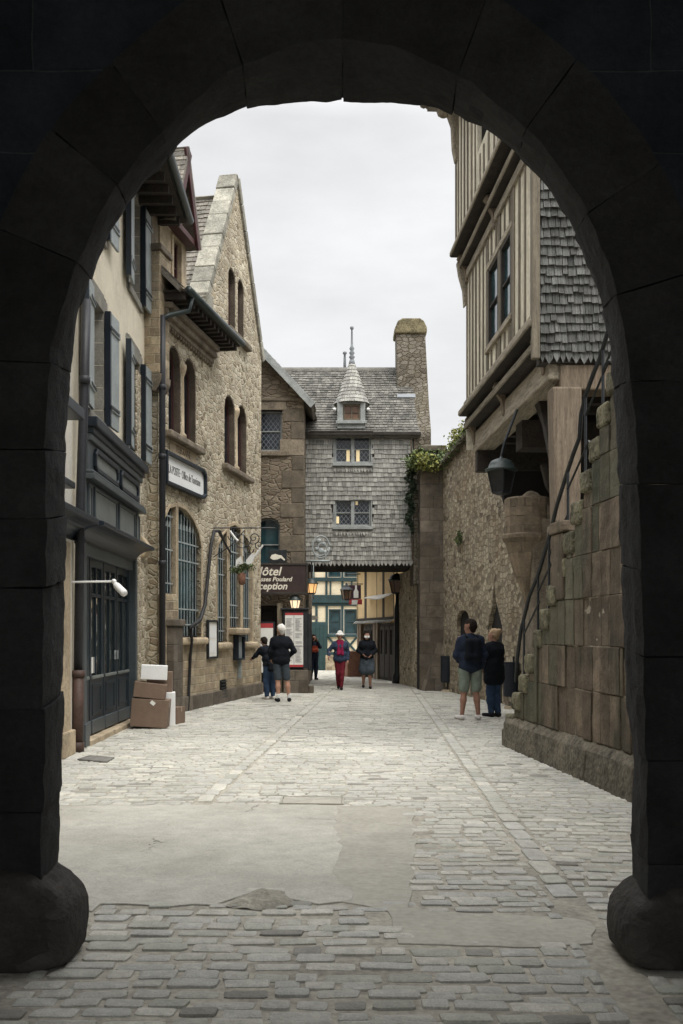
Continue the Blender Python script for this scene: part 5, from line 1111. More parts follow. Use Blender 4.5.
# hanging bottle sign and lantern at its far corner
hb = thing('bottle_sign', 'dark hanging sign with a white bottle over a red and white strip', 'sign', PX(353, 590, 36)); f0 = Fr((0, 36, 0), (1, 0, 0), (0, -1, 0))
def q36(px, py): return ((px - CX) * .036, EYE + (HOR - py) * .036)
b_ = MB(); b_.fprism(f0, [q36(346, 599), q36(361, 599), q36(361, 585), q36(346, 585)], -0.03, 0); b_.build('board', mat('plum_board', (0.05, 0.02, 0.035), 0.6), hb)
b_ = MB(); b_.fprism(f0, [q36(*p) for p in ((353.6, 598), (358.4, 598), (358.4, 592), (357, 589), (356.8, 585.5), (355.2, 585.5), (355, 589), (353.6, 592))], 0.0, 0.03); b_.build('bottle', 'sign_white', hb, bevel=0.01)
b_ = MB(); b_.fprism(f0, [q36(349, 604.5), q36(362, 604.5), q36(362, 599.2), q36(349, 599.2)], -0.03, 0.01); b_.build('red_strip', 'paper_red', hb)
b_ = MB(); b_.fprism(f0, [q36(351.5, 604.5), q36(357, 604.5), q36(358, 600), q36(352, 600)], 0.01, 0.016); b_.build('white_patch', 'sign_white', hb)
b_ = MB(); b_.tube([PX(345, 584, 36), PX(363, 584, 36.2)], 0.02, 6); b_.build('rod', 'iron', hb)
wall_lantern('lantern', 'unlit brown glazed lantern hanging left of the bottle sign', PX(346.5, 599.5, 35), 0.5, False, [PX(346.5, 577, 35), PX(346.5, 574, 35), PX(360, 574, 36.5)], 'lamp_glass', dome=False)
lp = wall_lantern('street_lamp', 'dark street lamp with brown glass on a tall post beside the yellow house', PX(397, 593, 32.0), 0.60, False, None, 'lamp_glass'); lp['category'] = 'street lamp'
b_ = MB(); c = PX(397, 683, 32.0); c.z = 0; b_.lathe(c, [(0.16, 0), (0.16, 0.25), (0.10, 0.35), (0.085, 2.4), (0.05, 2.6), (0.05, 2.9)], 10); b_.build('post', 'iron', lp, smooth=True)
# ------------------------------------------------------------------ right side: rampart, tower pier, timber house, stair
FJ = Fr((6.48, 0, 0), (-0.13, 1, 0), (-1, -0.13, 0))
rw = thing('rampart_wall', 'tall rubble rampart wall with dark niches and mossy coping', 'wall', FJ.p(22, 0, 0))
def jtop(y): return 6.2 + (28 - y) * 0.10
n1 = arch(25.15, 26.4, 1.5, 1.95, 2.2, 5); n2 = [(22.3, 0.0), (23.45, 0.0), (23.45, 1.75), (23.1, 2.2), (22.95, 2.75), (22.75, 2.3), (22.3, 1.75)]
b_ = MB(); b_.holed(FJ, [(12.0, -0.05), (28.0, -0.05), (28.0, 6.2), (12.0, 7.8)], [n1, n2], 0, 0.45); b_.build('wall', 'rampart', rw)
b_ = MB(); b_.fprism(FJ, grow(n1, -.005), -0.5, -0.10); b_.fprism(FJ, grow(n2, -.005), -0.5, -0.10); b_.each('niche_shade', 'void', rw)  # near-black fill set forward, standing in for the shade deep inside
b_ = MB(); y = 12.0
while y < 28:
    l = rr(.5, .9); b_.tint = rr(0, 1); q = [FJ.p(y, jtop(y), -0.7), FJ.p(y, jtop(y), 0.16), FJ.p(min(28, y + l - .01), jtop(y + l), 0.16), FJ.p(min(28, y + l - .01), jtop(y + l), -0.7)]; b_.hexa(q + [p + Vector((0, 0, 0.13 + rr(-.01, .01))) for p in q]); y += l
b_.build('coping', 'moss_stone', rw, bevel=0.02)
b_ = MB(); q = [FJ.p(12, 7.9, -0.9), FJ.p(28.5, 6.2, -0.9), FJ.p(28.5, 6.2, -1.6), FJ.p(12, 7.9, -1.6)]; b_.hexa(q + [p + Vector((0, 0, 0.95 if i in (0, 3) else 0.80)) for i, p in enumerate(q)]); b_.build('inner_parapet', 'brown_rubble', rw)
tp = thing('tower_pier', 'square granite pier overgrown with ivy between the shingled house and rampart', 'pier', (2.5, 29, 0))
b_ = MB(); b_.hexa([(2.20, 28.0, 0), (2.88, 27.9, 0), (2.9, 31.5, 0), (2.20, 31.5, 0), (2.20, 28.0, 6.7), (2.84, 28.0, 6.7), (2.9, 31.5, 6.7), (2.20, 31.5, 6.7)]); b_.build('shaft', 'brown_ashlar', tp, bevel=0.02)
b_ = MB(); b_.prism([(2.22, 27.98, 0), (2.30, 27.7, 0), (2.86, 27.7, 0), (2.86, 27.98, 0)], [(2.70, 27.99, 1.5), (2.72, 27.97, 1.5), (2.86, 27.97, 1.5), (2.86, 27.99, 1.5)]); b_.build('sloped_plinth', 'brown_ashlar', tp)
b_ = MB(); b_.box((2.14, 27.94, 6.7), (2.95, 31.5, 6.86)); b_.build('cap', 'moss_stone', tp, bevel=0.03)
b_ = MB(); b_.hexa([(2.16, 29.2, 0), (2.9, 29.2, 0), (2.2, 32.3, 0), (1.79, 32.3, 0), (2.16, 29.2, 3.5), (2.9, 29.2, 3.5), (2.2, 32.3, 3.5), (1.79, 32.3, 3.5)]); b_.build('passage_wall', 'tan_rubble', tp)
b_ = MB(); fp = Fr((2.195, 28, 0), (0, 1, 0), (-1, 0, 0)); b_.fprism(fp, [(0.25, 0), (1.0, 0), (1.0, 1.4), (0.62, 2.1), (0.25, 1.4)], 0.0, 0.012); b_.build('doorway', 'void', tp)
iv = MB(); cs = []
for k in range(16): cs.append((PX(409 + k * 2.2 + rr(-2, 2), 461 - 0.3 * k + rr(-6, 5), 27.9 + rr(-.1, .3)), 0.22))
o1 = thing('ivy', 'bushy green ivy clump crowning the tower pier', 'ivy', (2.4, 27.9, 6.4)); leaves(iv, cs, 75, 0.085); iv.build('foliage', 'leaf', o1, recalc=False)
iv = MB(); leaves(iv, [(PX(417 + k * 5 + rr(-2, 2), 462 + rr(-4, 4), 27.8), 0.22) for k in range(5)], 90, 0.09); iv.build('dry_foliage', 'leaf_yellow', o1, recalc=False)
iv = MB(); cs = [(PX(411 + 2.5 * math.sin(k * 1.3) - (k > 8), 462 + k * 4.2, 28.3), 0.19 - k * 0.006) for k in range(17)]; leaves(iv, cs, 85, 0.09, (.55, .5, 1)); iv.build('hanging_foliage', 'leaf_dark', o1, recalc=False)
b_ = MB(); b_.tube([PX(411, 440, 28.3), PX(412, 480, 28.35), PX(411, 520, 28.4), PX(412.5, 560, 28.4)], 0.02, 5); b_.tube([PX(418, 465, 28.0), PX(430, 455, 28.1), PX(440, 448, 28.2)], 0.018, 5); b_.build('stem', 'stem', o1)
o2 = thing('wall_plants', 'yellow green weeds growing along the top of the rampart wall', 'plants', FJ.p(26, 6.3, 0)); iv = MB(); leaves(iv, [(FJ.p(24.3 + k * .22, jtop(24.3 + k * .22) + .28 + rr(-.06, .12), -0.05 + rr(-.2, .1)), 0.24) for k in range(17)], 75, 0.08, (1, 1, .8)); iv.build('foliage', 'leaf_yellow', o2, recalc=False)
iv = MB(); leaves(iv, [(FJ.p(24.6 + k * .4, jtop(24.6 + k * .4) + .1, 0.08), 0.2) for k in range(9)], 55, 0.08); iv.build('dark_foliage', 'leaf', o2, recalc=False)
o3 = thing('wall_fern', 'single small fern sprouting from the face of the rampart wall', 'fern', FJ.p(26.0, 4.0, 0)); iv = MB(); leaves(iv, [(PX(460, 536, 25.9), 0.18), (PX(459, 541, 25.9), 0.14)], 60, 0.08); iv.build('foliage', 'leaf', o3, recalc=False)

# --- timber framed house on posts
FK = Fr((3.164, 0, 0), (-0.055, 1, 0), (-1, -0.055, 0))
K0, K1 = 12.5, 17.6
kh = thing('timber_house', 'jettied grey timber framed house with a dark shingled side raised on oak posts', 'house', FK.p(15, 0, 0))
kw1, kw2 = rect(14.05, 14.72, 6.05, 7.25), rect(14.9, 15.62, 6.05, 7.25)
b_ = MB(); b_.holed(FK, rect(K0, K1, 5.5, 8.02), [kw1, kw2], 0, 0.22); b_.fbox(FK, K1 - 0.02, K1, 4.8, 10.8, -5, -0.001)
kw3 = rect(14.6, 15.7, 9.1, 10.1); b_.holed(FK, rect(K0, K1 + 0.1, 8.3, 10.9), [kw3], 0.17, 0.2); b_.build('plaster_wall', 'plaster_infill', kh)
def studs(v0, v1, d, wins, us):
    for u in us:
        for a, b in ([(v0, v1)] if not any(w[0][0] - .03 < u + .05 < w[1][0] + .03 for w in wins) else [(v0, wins[0][0][1] - .12), (wins[0][2][1] + .1, v1)]):
            w_ = rr(0.06, 0.10); tb.tint = rr(0, 1); sh = rr(-.02, .02); tb.fprism(FK, [(u, a), (u + w_, a), (u + w_ + sh, b), (u + sh, b)], d - 0.02, d + 0.014 + rr(0, .008))
tb = MB()
studs(5.62, 7.78, 0, [kw1, kw2], [12.52, 12.86, 13.2, 13.52, 13.84, 14.12, 14.44, 15.0, 15.36, 15.72, 16.02, 16.32, 16.62, 16.92, 17.2, 17.45])
studs(8.45, 10.7, 0.17, [kw3], [12.55, 12.95, 13.32, 13.7, 14.05, 14.36, 14.75, 15.1, 15.4, 15.8, 16.1, 16.45, 16.75, 17.08, 17.35, 17.58])
for a, b in ((13.93, 14.05), (14.73, 14.89), (15.63, 15.75)): tb.fbox(FK, a, b, 5.62, 7.78, -0.02, 0.02)
tb.each('stud', 'oak_grey', kh, bevel=0.008)
rl = MB()
for v0, v1, d0, d1 in ((5.5, 5.64, -0.02, 0.05), (7.76, 7.90, -0.02, 0.045), (8.3, 8.46, 0.15, 0.22), (10.7, 10.9, 0.15, 0.22)): rl.tint = rr(.3, .9); rl.fbox(FK, K0, K1, v0, v1, d0, d1)
rl.fbox(FK, 13.95, 15.75, 5.96, 6.046, -0.02, 0.05); rl.fbox(FK, 13.95, 15.75, 7.254, 7.35, -0.02, 0.03)
rl.each('rail', 'oak_beam', kh, bevel=0.01)
jt = MB()
for v0, v1, d0, d1 in ((8.21, 8.30, 0.0, 0.29), (7.98, 8.08, -.02, 0.15), (5.41, 5.5, -0.1, 0.14), (5.18, 5.28, -0.2, 0.04)): jt.tint = rr(0, 1); jt.fbox(FK, K0 + .001, K1 + 0.06, v0, v1, d0, d1)
jt.each('jetty_moulding', 'oak_beam', kh, bevel=0.02)
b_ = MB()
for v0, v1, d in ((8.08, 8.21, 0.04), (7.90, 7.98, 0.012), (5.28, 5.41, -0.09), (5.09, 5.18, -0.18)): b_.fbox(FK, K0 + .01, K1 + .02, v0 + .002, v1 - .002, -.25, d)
b_.each('shadow_board', 'oak_dark', kh)  # dark strips in the gaps between mouldings, shade put into the colour
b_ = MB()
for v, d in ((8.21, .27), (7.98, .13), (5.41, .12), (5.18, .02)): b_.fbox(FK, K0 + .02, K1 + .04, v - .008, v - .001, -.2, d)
b_.each('shade_sheet', 'oak_dark', kh)  # thin dark sheets added below the mouldings to colour their undersides as shaded
ss = MB()
for v, d in ((5.3, -0.02), (8.12, 0.12)):
    for k in range(3):
        u = K0 + 0.25 + k * 2.35
        ss.tube([FK.p(u, v, d - 0.15), FK.p(u, v, d + 0.02), FK.p(u, v + .02, d + 0.06)], [0.08, 0.08, 0.05], 10); ss.fprism(Fr(FK.p(u - .06, 0, 0), FK.n, FK.u), [(d - .14, v - .45), (d - .08, v - .42), (d - .05, v - .22), (d + .03, v - .1), (d + .03, v + .05), (d - .1, v + .05)], 0, 0.12)
ss.each('jetty_bracket', 'oak_post', kh, per=2, bevel=0.015)
b_ = MB(); b_.fprism(Fr(FK.p(K1 - .1, 0, 0), FK.n, FK.u), [(.15, 9.9), (.20, 9.85), (.25, 10.1), (.27, 10.5), (.36, 10.75), (.36, 10.9), (.15, 10.9)], 0, 0.2); b_.ball(FK.p(K1, 10.75, .40), .13, 10, (1, 1, .8)); b_.build('eaves_bracket', 'oak_beam', kh, bevel=0.03); b_ = MB(); b_.fprism(Fr(FK.p(K0, 0, 0), FK.n, FK.u), [(.0, 7.4), (.08, 7.35), (.14, 7.7), (.22, 8.0), (.22, 8.1), (.0, 8.1)], 0, 0.16); b_.fprism(Fr(FK.p(K1 - .1, 0, 0), FK.n, FK.u), [(.0, 7.35), (.05, 7.3), (.07, 7.6), (.14, 7.85), (.18, 8.1), (.0, 8.1)], 0, 0.16); b_.each('corner_bracket', 'oak_beam', kh, bevel=0.03)
b_ = MB(); b_.fbox(FK, K0, K1 + 0.3, 10.9, 11.0, -5, 0.65); b_.fprism(Fr(FK.p(0, 10.98, 0.7), FK.u, Vector((-.7, 0, .7)), Vector((.7, 0, .7))), rect(K0 - .2, K1 + .3, 0, 5), -0.1, 0); b_.tube([FK.p(K0, 11.0, .72), FK.p(K1 + .25, 11.0, .72)], 0.08, 8); b_.build('roof', 'slate', kh)
for q in (kw1, kw2): window(kh, FK, grow(q, -.004), 0.06, m='oak_dark', gl='glass_teal', nu=1, nv=2, frame_w=0.05)
window(kh, Fr(FK.p(0, 0, .17), FK.u, FK.n), grow(kw3, -.004), 0.14, m='oak_dark', gl='glass_teal', nu=2, nv=2, frame_w=0.05)
# shingled side facing the gate
cK = FK.p(K0, 0, 0); FS = Fr((cK.x, cK.y, 0), (1, 0, 0), (0, -1, 0))
b_ = MB(); b_.fbox(FS, 0, 4.5, 4.95, 11, -0.2, 0.0); b_.fbox(FS, -0.17, 0.0, 8.2, 11, -0.2, 0.0); b_.build('side_wall', 'oak_dark', kh)
b_ = MB(); shingles(b_, FS, 0.0, 3.0, 4.98, 8.4, 0.119, 0.085, t=0.042, jit=0.016, last_point=True); shingles(b_, FS, -0.17, 3.0, 8.4, 10.6, 0.15, 0.11, t=0.035, jit=0.016); b_.build('side_shingles', 'shingle_dark', kh, uv=False)
b_ = MB(); b_.fbox(FS, -0.10, -0.003, 5.0, 8.2, -0.06, 0.045); b_.build('corner_post', 'oak_grey', kh, bevel=0.01)
# bressummer, post, undercroft
b_ = MB(); b_.tint = .6; b_.fbox(FK, K0 + .05, K1, 4.76, 5.09, -0.45, -0.12); b_.build('bressummer', 'oak_beam', kh, bevel=0.02)
b_ = MB(); b_.box((2.74, 12.52, 4.62), (4.6, 12.9, 4.94)); b_.build('side_beam', 'oak_post', kh, bevel=0.02)
b_ = MB()
px0, px1 = 2.67, 2.99
b_.hexa([(px0, 12.5, 2.95), (px1, 12.5, 2.95), (px1, 12.82, 2.95), (px0, 12.82, 2.95), (px0 - .04, 12.5, 4.66), (px1 + .02, 12.5, 4.66), (px1 + .02, 12.82, 4.66), (px0 - .04, 12.82, 4.66)]); b_.build('post', 'oak_post', kh, bevel=0.03)
b_ = MB(); b_.box((2.64, 12.46, 0), (3.05, 12.86, 2.94)); b_.build('post_pedestal', 'dressed_brown', kh, bevel=0.02)
b_ = MB(); b_.fbox(FK, K0 + .1, K1, 4.98, 5.06, -5, -0.2)
for k in range(9): u = K0 + .3 + k * .58; b_.fbox(FK, u, u + .16, 4.80, 4.98, -4.5, -0.3)
b_.fbox(FK, 14.9, 15.3, 4.35, 4.76, -3.0, -0.35)
for c, r_ in ((13.0, 1),):
    b_.prism([FK.p(c, 3.8, -.3), FK.p(c, 3.55, -.3), FK.p(c + r_ * 0.55, 4.4, -.3), FK.p(c + r_ * .95, 4.76, -.3), FK.p(c + r_ * .7, 4.76, -.3)], [FK.p(c, 3.8, -.45), FK.p(c, 3.55, -.45), FK.p(c + r_ * 0.55, 4.4, -.45), FK.p(c + r_ * .95, 4.76, -.45), FK.p(c + r_ * .7, 4.76, -.45)])
b_.build('floor_joists', 'oak_dark', kh)
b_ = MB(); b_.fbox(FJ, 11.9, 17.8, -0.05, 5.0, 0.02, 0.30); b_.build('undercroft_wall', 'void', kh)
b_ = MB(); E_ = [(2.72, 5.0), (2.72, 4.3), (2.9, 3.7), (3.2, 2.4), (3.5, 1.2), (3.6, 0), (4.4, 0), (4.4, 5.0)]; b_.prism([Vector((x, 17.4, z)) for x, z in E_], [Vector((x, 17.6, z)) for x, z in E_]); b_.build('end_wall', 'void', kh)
b_ = MB(); b_.box((2.35, 17.35, 4.4), (4.2, 17.6, 5.0)); b_.build('end_beam', 'oak_dark', kh, bevel=.02)
# corbelled stone bracket and its pier
cc = Vector((2.84, 15.3, 0)); b_ = MB()
b_.lathe(cc, [(0.02, 1.95), (0.08, 2.2), (0.22, 2.55), (0.33, 2.95), (0.38, 3.02), (0.38, 3.07), (0.345, 3.09), (0.345, 3.33), (0.338, 3.34), (0.345, 3.35), (0.345, 3.62), (0.32, 3.64), (0.0, 3.64)], 18, rot=0.2); b_.build('stone_corbel', 'corbel_stone', kh, smooth=False, bevel=0.008)
b_ = MB(); b_.hexa([(2.86, 15.0, 0), (3.22, 15.0, 0), (3.22, 15.9, 0), (2.86, 15.9, 0), (2.86, 15.0, 3.3), (3.22, 15.0, 3.3), (3.22, 15.9, 3.3), (2.86, 15.9, 3.3)]); b_.build('corbel_pier', 'dressed_brown', kh, bevel=0.03)
b_ = MB(); P_ = [(2.72, 3.62), (2.80, 3.72), (2.88, 3.73), (2.96, 3.70), (3.04, 3.62), (3.2, 3.45), (3.32, 3.35), (3.36, 3.0), (3.2, 2.9), (2.9, 3.0)]
b_.prism([Vector((x, 15.08, z)) for x, z in P_], [Vector((x, 15.4, z)) for x, z in P_]); b_.build('scrolled_stone', 'dressed_brown', kh, bevel=0.03)
b_ = MB(); S_ = [(2.98, 4.1), (3.06, 3.78), (3.24, 3.48), (3.40, 3.3), (3.44, 2.9), (3.52, 2.9), (3.48, 3.36), (3.3, 3.56), (3.13, 3.84), (3.06, 4.12)]
b_.prism([Vector((x, 14.9, z)) for x, z in S_], [Vector((x, 15.06, z)) for x, z in S_]); b_.build('curved_brace', 'oak_dark', kh, bevel=0.02)
wall_lantern('lantern', 'large dark domed lantern hanging beneath the timber house', (2.27, 14.2, 3.57), 0.47, False, [(2.27, 14.2, 4.09), (2.32, 14.2, 4.3), (2.5, 14.25, 4.76)], 'lamp_glass_dark', n=4)

# --- outside staircase of big mossy blocks
NL = Vector((-1, -0.088, 0)).normalized(); FL = Fr((3.593, 0, 0), (-0.088, 1, 0), NL)
sc_ = thing('stone_staircase', 'mossy block staircase climbing towards the gateway beside the timber house', 'staircase', FL.p(11, 0, 0))
steps = []; y = 14.1; z = 0.0
tops = [(14.15, .45), (13.75, .76), (13.42, 1.02), (13.1, 1.30), (12.78, 1.62), (12.45, 1.86), (12.12, 2.14), (11.8, 2.45), (11.5, 2.72), (11.2, 3.02), (10.9, 3.33), (10.62, 3.62), (10.35, 3.92), (10.08, 4.2), (9.8, 4.5), (9.5, 4.78), (9.2, 5.05)]
def topz(u):
    for k in range(len(tops) - 1, -1, -1):
        if u <= tops[k][0]: return tops[k][1]
    return 0.3
blk = MB(); rowz = [0.42, 0.95, 1.43, 1.95, 2.42, 2.92, 3.4, 3.95, 4.5, 5.1]
for r in range(len(rowz) - 1):
    z0, z1 = rowz[r], rowz[r + 1]; u = 5.0 - rr(0, .5)
    while u < 14.15:
        w_ = rr(.8, 1.7); a, b = max(5.0, u), min(u + w_, 14.15); u += w_
        cut = a; 
        while cut < b - 0.02:
            nx = b
            for t_, _z in tops:
                if cut + 0.01 < t_ < nx: nx = t_
            zt = min(z1, topz((cut + nx) / 2) - 0.24)
            if zt > z0 + .03:
                blk.tint = rr(0, 1); dd = rr(-.012, .018); blk.mi = 1 if (zt < z1 - .01 or topz(nx + .35) - .24 < z1) and random.random() < .85 else 0
                full = abs(nx - b) < .01
                blk.fbox(FL, cut + (.005 if cut == a else 0), nx - (.005 if full else 0), z0 + .004, zt - .004, -0.45, dd)
            cut = nx
rough(blk.build('block_wall', ['stair_stone', 'stair_moss'], sc_, bevel=0.012, seg=2), 0.022, 0.16, 4)
b_ = MB(); b_.fprism(FL, [(5.0, 0)] + [(14.1, 0), (14.1, .3)] + sum([[(t_, q - .16), (tops[i + 1][0] if i + 1 < len(tops) else 5.0, q - .16)] for i, (t_, q) in enumerate(tops)], []), -1.35, -0.016); b_.build('core', 'mortar', sc_)
b_ = MB()
for i, (t_, q) in enumerate(tops):
    nx = tops[i + 1][0] if i + 1 < len(tops) else 5.0
    b_.tint = rr(0, 1); b_.fbox(FL, nx + .01, t_ + .06, q - .237, q + rr(-.012, .012), -1.35, 0.03 + rr(-.02, .015))
b_.each('tread', 'tread_stone', sc_, bevel=0.035, seg=2)
for o in sc_.children:
    if o.name.startswith('tread'): rough(o, 0.035, 0.10, 3)
b_ = MB(); u = 5.0
while u < 14.0:
    w_ = rr(.6, 1.1); b_.tint = rr(0, 1); e = min(u + w_, 14.12); o = 0.085 + rr(-.012, .012)
    b_.prism([FL.p(u + .004, -0.03, -.2), FL.p(u + .004, -0.03, o + .03), FL.p(u + .004, 0.33, o), FL.p(u + .004, 0.43, -.02), FL.p(u + .004, 0.43, -.2)], [FL.p(e - .004, -0.03, -.2), FL.p(e - .004, -0.03, o + .03), FL.p(e - .004, 0.33, o), FL.p(e - .004, 0.43, -.02), FL.p(e - .004, 0.43, -.2)]); u = e
rough(b_.build('plinth', 'moss_stone', sc_, bevel=0.015), 0.035, 0.14, 4)
b_ = MB(); b_.fbox(FL, 11.56, 11.98, 1.96, 2.74, -0.42, 0.03); b_.fbox(FL, 11.53, 12.01, 2.743, 2.88, -0.45, 0.05); rough(b_.build('newel_pier', 'stair_stone', sc_, bevel=0.02), 0.02, 0.12, 3)
b_ = MB(); b_.fbox(FL, 14.15, 14.5, -0.02, 0.2, -1.3, 0.0); b_.build('bottom_step', 'stair_stone', sc_, bevel=0.03)
b_ = MB(); b_.fbox(FL, 12.62, 12.74, 0.45, 1.55, -.02, 0.024); b_.build('drain_channel', 'stair_moss', sc_, bevel=0.006)
hr_ = MB()
def onL(px, py, d=-0.12):
    r = (px - CX) / FPX; y = (3.593 + -d) / (r + .088); return Vector((r * y, y, EYE + (HOR - py) * y / FPX))
rail = [onL(516, 682), onL(517, 660), onL(521, 630), onL(524, 618), onL(529, 597), onL(538, 575), onL(549, 538), onL(557, 505), onL(568, 470), onL(574, 452), onL(579.5, 438), onL(581, 415), onL(585.5, 396), onL(594, 372), onL(600, 358), onL(607, 335), onL(618, 300)]
hr_.tube(rail, 0.026, 8)
hra = hr_.build('handrail', 'iron', sc_, smooth=True)
b_ = MB()
for px, py in ((524, 618), (538, 575), (549, 538), (568, 470), (585.5, 396), (603, 350)):
    p = onL(px, py); u = p.y; b_.tube([p, Vector((p.x, p.y, topz(u) - .02))], 0.017, 6); q = FL.p(u - .75, 0, -.12); zz = p.z - .22; b_.tube([Vector((p.x, p.y, zz)), Vector((q.x, q.y, zz + .42))], 0.014, 6)
b_.each('baluster', 'iron', hra)
def litter_bin(label, c, h=0.98, r=0.17):
    t = thing('litter_bin', label, 'litter bin', c, group='dark blue litter bins along the rampart'); c = Vector(c)
    b_ = MB(); b_.lathe(c, [(r * .92, .26), (r, .30), (r, h - .05), (r * 1.04, h - .04), (r * 1.04, h), (r * .9, h), (r * .88, h - .12)], 20); b_.build('drum', 'bin_blue', t, smooth=False)
    b_ = MB(); b_.box((c.x + r * .1, c.y + .02, 0), (c.x + r * .95, c.y + r * .9, .30)); b_.box((c.x - .02 + r * .5, c.y + r * .9, 0), (c.x + .02 + r * .5, c.y + r * 1.1, h + .12)); b_.build('post', 'iron', t, bevel=.006)
    b_ = MB(); b_.lathe(c, [(0.05, 0.0), (.16, 0), (.14, .05), (.05, .06)], 14); b_.build('foot', 'dressed', t, bevel=.004)
litter_bin('dark blue litter bin in front of the granite tower pier', (2.88, 27.35, 0))
litter_bin('dark blue litter bin standing behind the woman in the dark coat', (3.56, 21.0, 0))
# ------------------------------------------------------------------ people: one continuous skin surface each, clothes over it
def sdf_mesh(caps, h, k=0.03):
    P0 = np.array([[*c[0], *c[1]] for c in caps]); R_ = np.array([max(c[2], c[3]) for c in caps])
    lo = np.minimum(P0[:, :3], P0[:, 3:]).min(0) - R_.max() - 4 * h; hi = np.maximum(P0[:, :3], P0[:, 3:]).max(0) + R_.max() + 4 * h
    dims = np.ceil((hi - lo) / h).astype(int) + 1
    F = np.full(dims, 0.2); ax = [lo[i] + h * np.arange(dims[i]) for i in range(3)]
    for a, b, ra, rb, *kk in caps:
        a, b = np.array(a, float), np.array(b, float); kq = kk[0] if kk else k; mg = max(ra, rb) + kq + 3 * h
        i0 = np.maximum(0, np.floor((np.minimum(a, b) - mg - lo) / h).astype(int)); i1 = np.minimum(dims, np.ceil((np.maximum(a, b) + mg - lo) / h).astype(int) + 1)
        X, Y, Z = np.meshgrid(ax[0][i0[0]:i1[0]], ax[1][i0[1]:i1[1]], ax[2][i0[2]:i1[2]], indexing='ij')
        d = b - a; L = max(1e-9, d @ d); t = np.clip(((X - a[0]) * d[0] + (Y - a[1]) * d[1] + (Z - a[2]) * d[2]) / L, 0, 1)
        D = np.sqrt((X - a[0] - t * d[0]) ** 2 + (Y - a[1] - t * d[1]) ** 2 + (Z - a[2] - t * d[2]) ** 2) - (ra + (rb - ra) * t)
        S = F[i0[0]:i1[0], i0[1]:i1[1], i0[2]:i1[2]]
        hh = np.clip(0.5 + 0.5 * (S - D) / kq, 0, 1); F[i0[0]:i1[0], i0[1]:i1[1], i0[2]:i1[2]] = S * (1 - hh) + D * hh - kq * hh * (1 - hh)
    ins = F < 0; n = np.array(F.shape) - 1
    cnt = np.zeros(n); acc = np.zeros((*n, 3))
    I = np.stack(np.meshgrid(*[np.arange(q) for q in n], indexing='ij'), -1).astype(float)
    corners = [(x, y, z) for x in (0, 1) for y in (0, 1) for z in (0, 1)]
    sl = lambda A, c: A[c[0]:c[0] + n[0], c[1]:c[1] + n[1], c[2]:c[2] + n[2]]
    for c in corners:
        for axi in range(3):
            if c[axi]: continue
            c2 = list(c); c2[axi] = 1
            f0, f1 = sl(F, c), sl(F, c2); cr = (f0 < 0) != (f1 < 0)
            t = np.where(cr, f0 / np.where(cr, f0 - f1, 1), 0); cnt += cr
            for q in range(3): acc[..., q] += np.where(cr, c[q] + (t if q == axi else 0), 0)
    act = cnt > 0; idx = np.full(n, -1); idx[act] = np.arange(act.sum())
    V = lo + h * (I[act] + acc[act] / cnt[act][:, None]); faces = []
    for axi in range(3):
        o1, o2 = [(1, 2), (2, 0), (0, 1)][axi]
        A = ins; sh = [slice(None)] * 3; sh[axi] = slice(0, -1); s2 = [slice(None)] * 3; s2[axi] = slice(1, None)
        cr = A[tuple(sh)] != A[tuple(s2)]; E = np.argwhere(cr)
        E = E[(E[:, o1] > 0) & (E[:, o2] > 0) & (E[:, o1] < n[o1]) & (E[:, o2] < n[o2])]
        d1 = np.zeros(3, int); d1[o1] = 1; d2 = np.zeros(3, int); d2[o2] = 1
        q = [idx[tuple((E - x).T)] for x in (0 * d1, d1, d1 + d2, d2)]; Q = np.stack(q, 1)
        fl = A[tuple(E.T)]; Q[~fl] = Q[~fl][:, ::-1]; faces.append(Q)
    return V, np.concatenate(faces)
def blob(name, caps, h, m, parent, k=0.03, s=1.0):
    V, Q = sdf_mesh(caps, h, k); V = V * s
    me = bpy.data.meshes.new(name); me.from_pydata(V.tolist(), [], Q.tolist()); me.polygons.foreach_set('use_smooth', [True] * len(Q)); me.materials.append(M[m] if isinstance(m, str) else m); me.update()
    o = bpy.data.objects.new(name, me); COL.objects.link(o); o.parent = parent; return o
def cloth(name, c, var=0.2): return mat(name, c, 0.95, var, 9, 0.4, 60, spec=0.15)
SKIN = mat('skin', (0.42, 0.235, 0.165), 0.6, 0.12, 8, 0.05, 60); SKIN2 = mat('tanned_skin', (0.30, 0.16, 0.11), 0.6, 0.12, 8, 0.05, 60)
CL = dict(black=cloth('black_cloth', (0.009, 0.011, 0.015)), navy=cloth('navy_cloth', (0.022, 0.03, 0.05)), denim=cloth('denim', (0.035, 0.06, 0.11)), sage=cloth('sage_cloth', (0.20, 0.235, 0.195)), red=cloth('red_cloth', (0.115, 0.014, 0.022)), slate=cloth('slate_cloth', (0.06, 0.075, 0.09)), blue=cloth('blue_cloth', (0.035, 0.05, 0.085)), crimson=cloth('crimson_cloth', (0.22, 0.015, 0.055)), orange=cloth('orange_cloth', (0.45, 0.09, 0.05)), white=cloth('white_cloth', (0.68, 0.68, 0.66), .08), grey=cloth('grey_cloth', (0.13, 0.135, 0.14)),
          hair_dark=cloth('dark_hair', (0.022, 0.016, 0.013), .4), hair_fair=cloth('fair_hair', (0.40, 0.29, 0.18), .35), hair_white=cloth('white_hair', (0.70, 0.68, 0.63), .15), shoe_dark=cloth('dark_shoe', (0.02, 0.02, 0.022)), shoe_white=cloth('white_shoe', (0.66, 0.63, 0.6), .1), brown=cloth('brown_leather', (0.16, 0.08, 0.045)), eye=cloth('eye_dark', (0.02, 0.015, 0.012)), lip=cloth('lip', (0.28, 0.10, 0.085)))
def mir(p): return (-p[0], p[1], p[2])
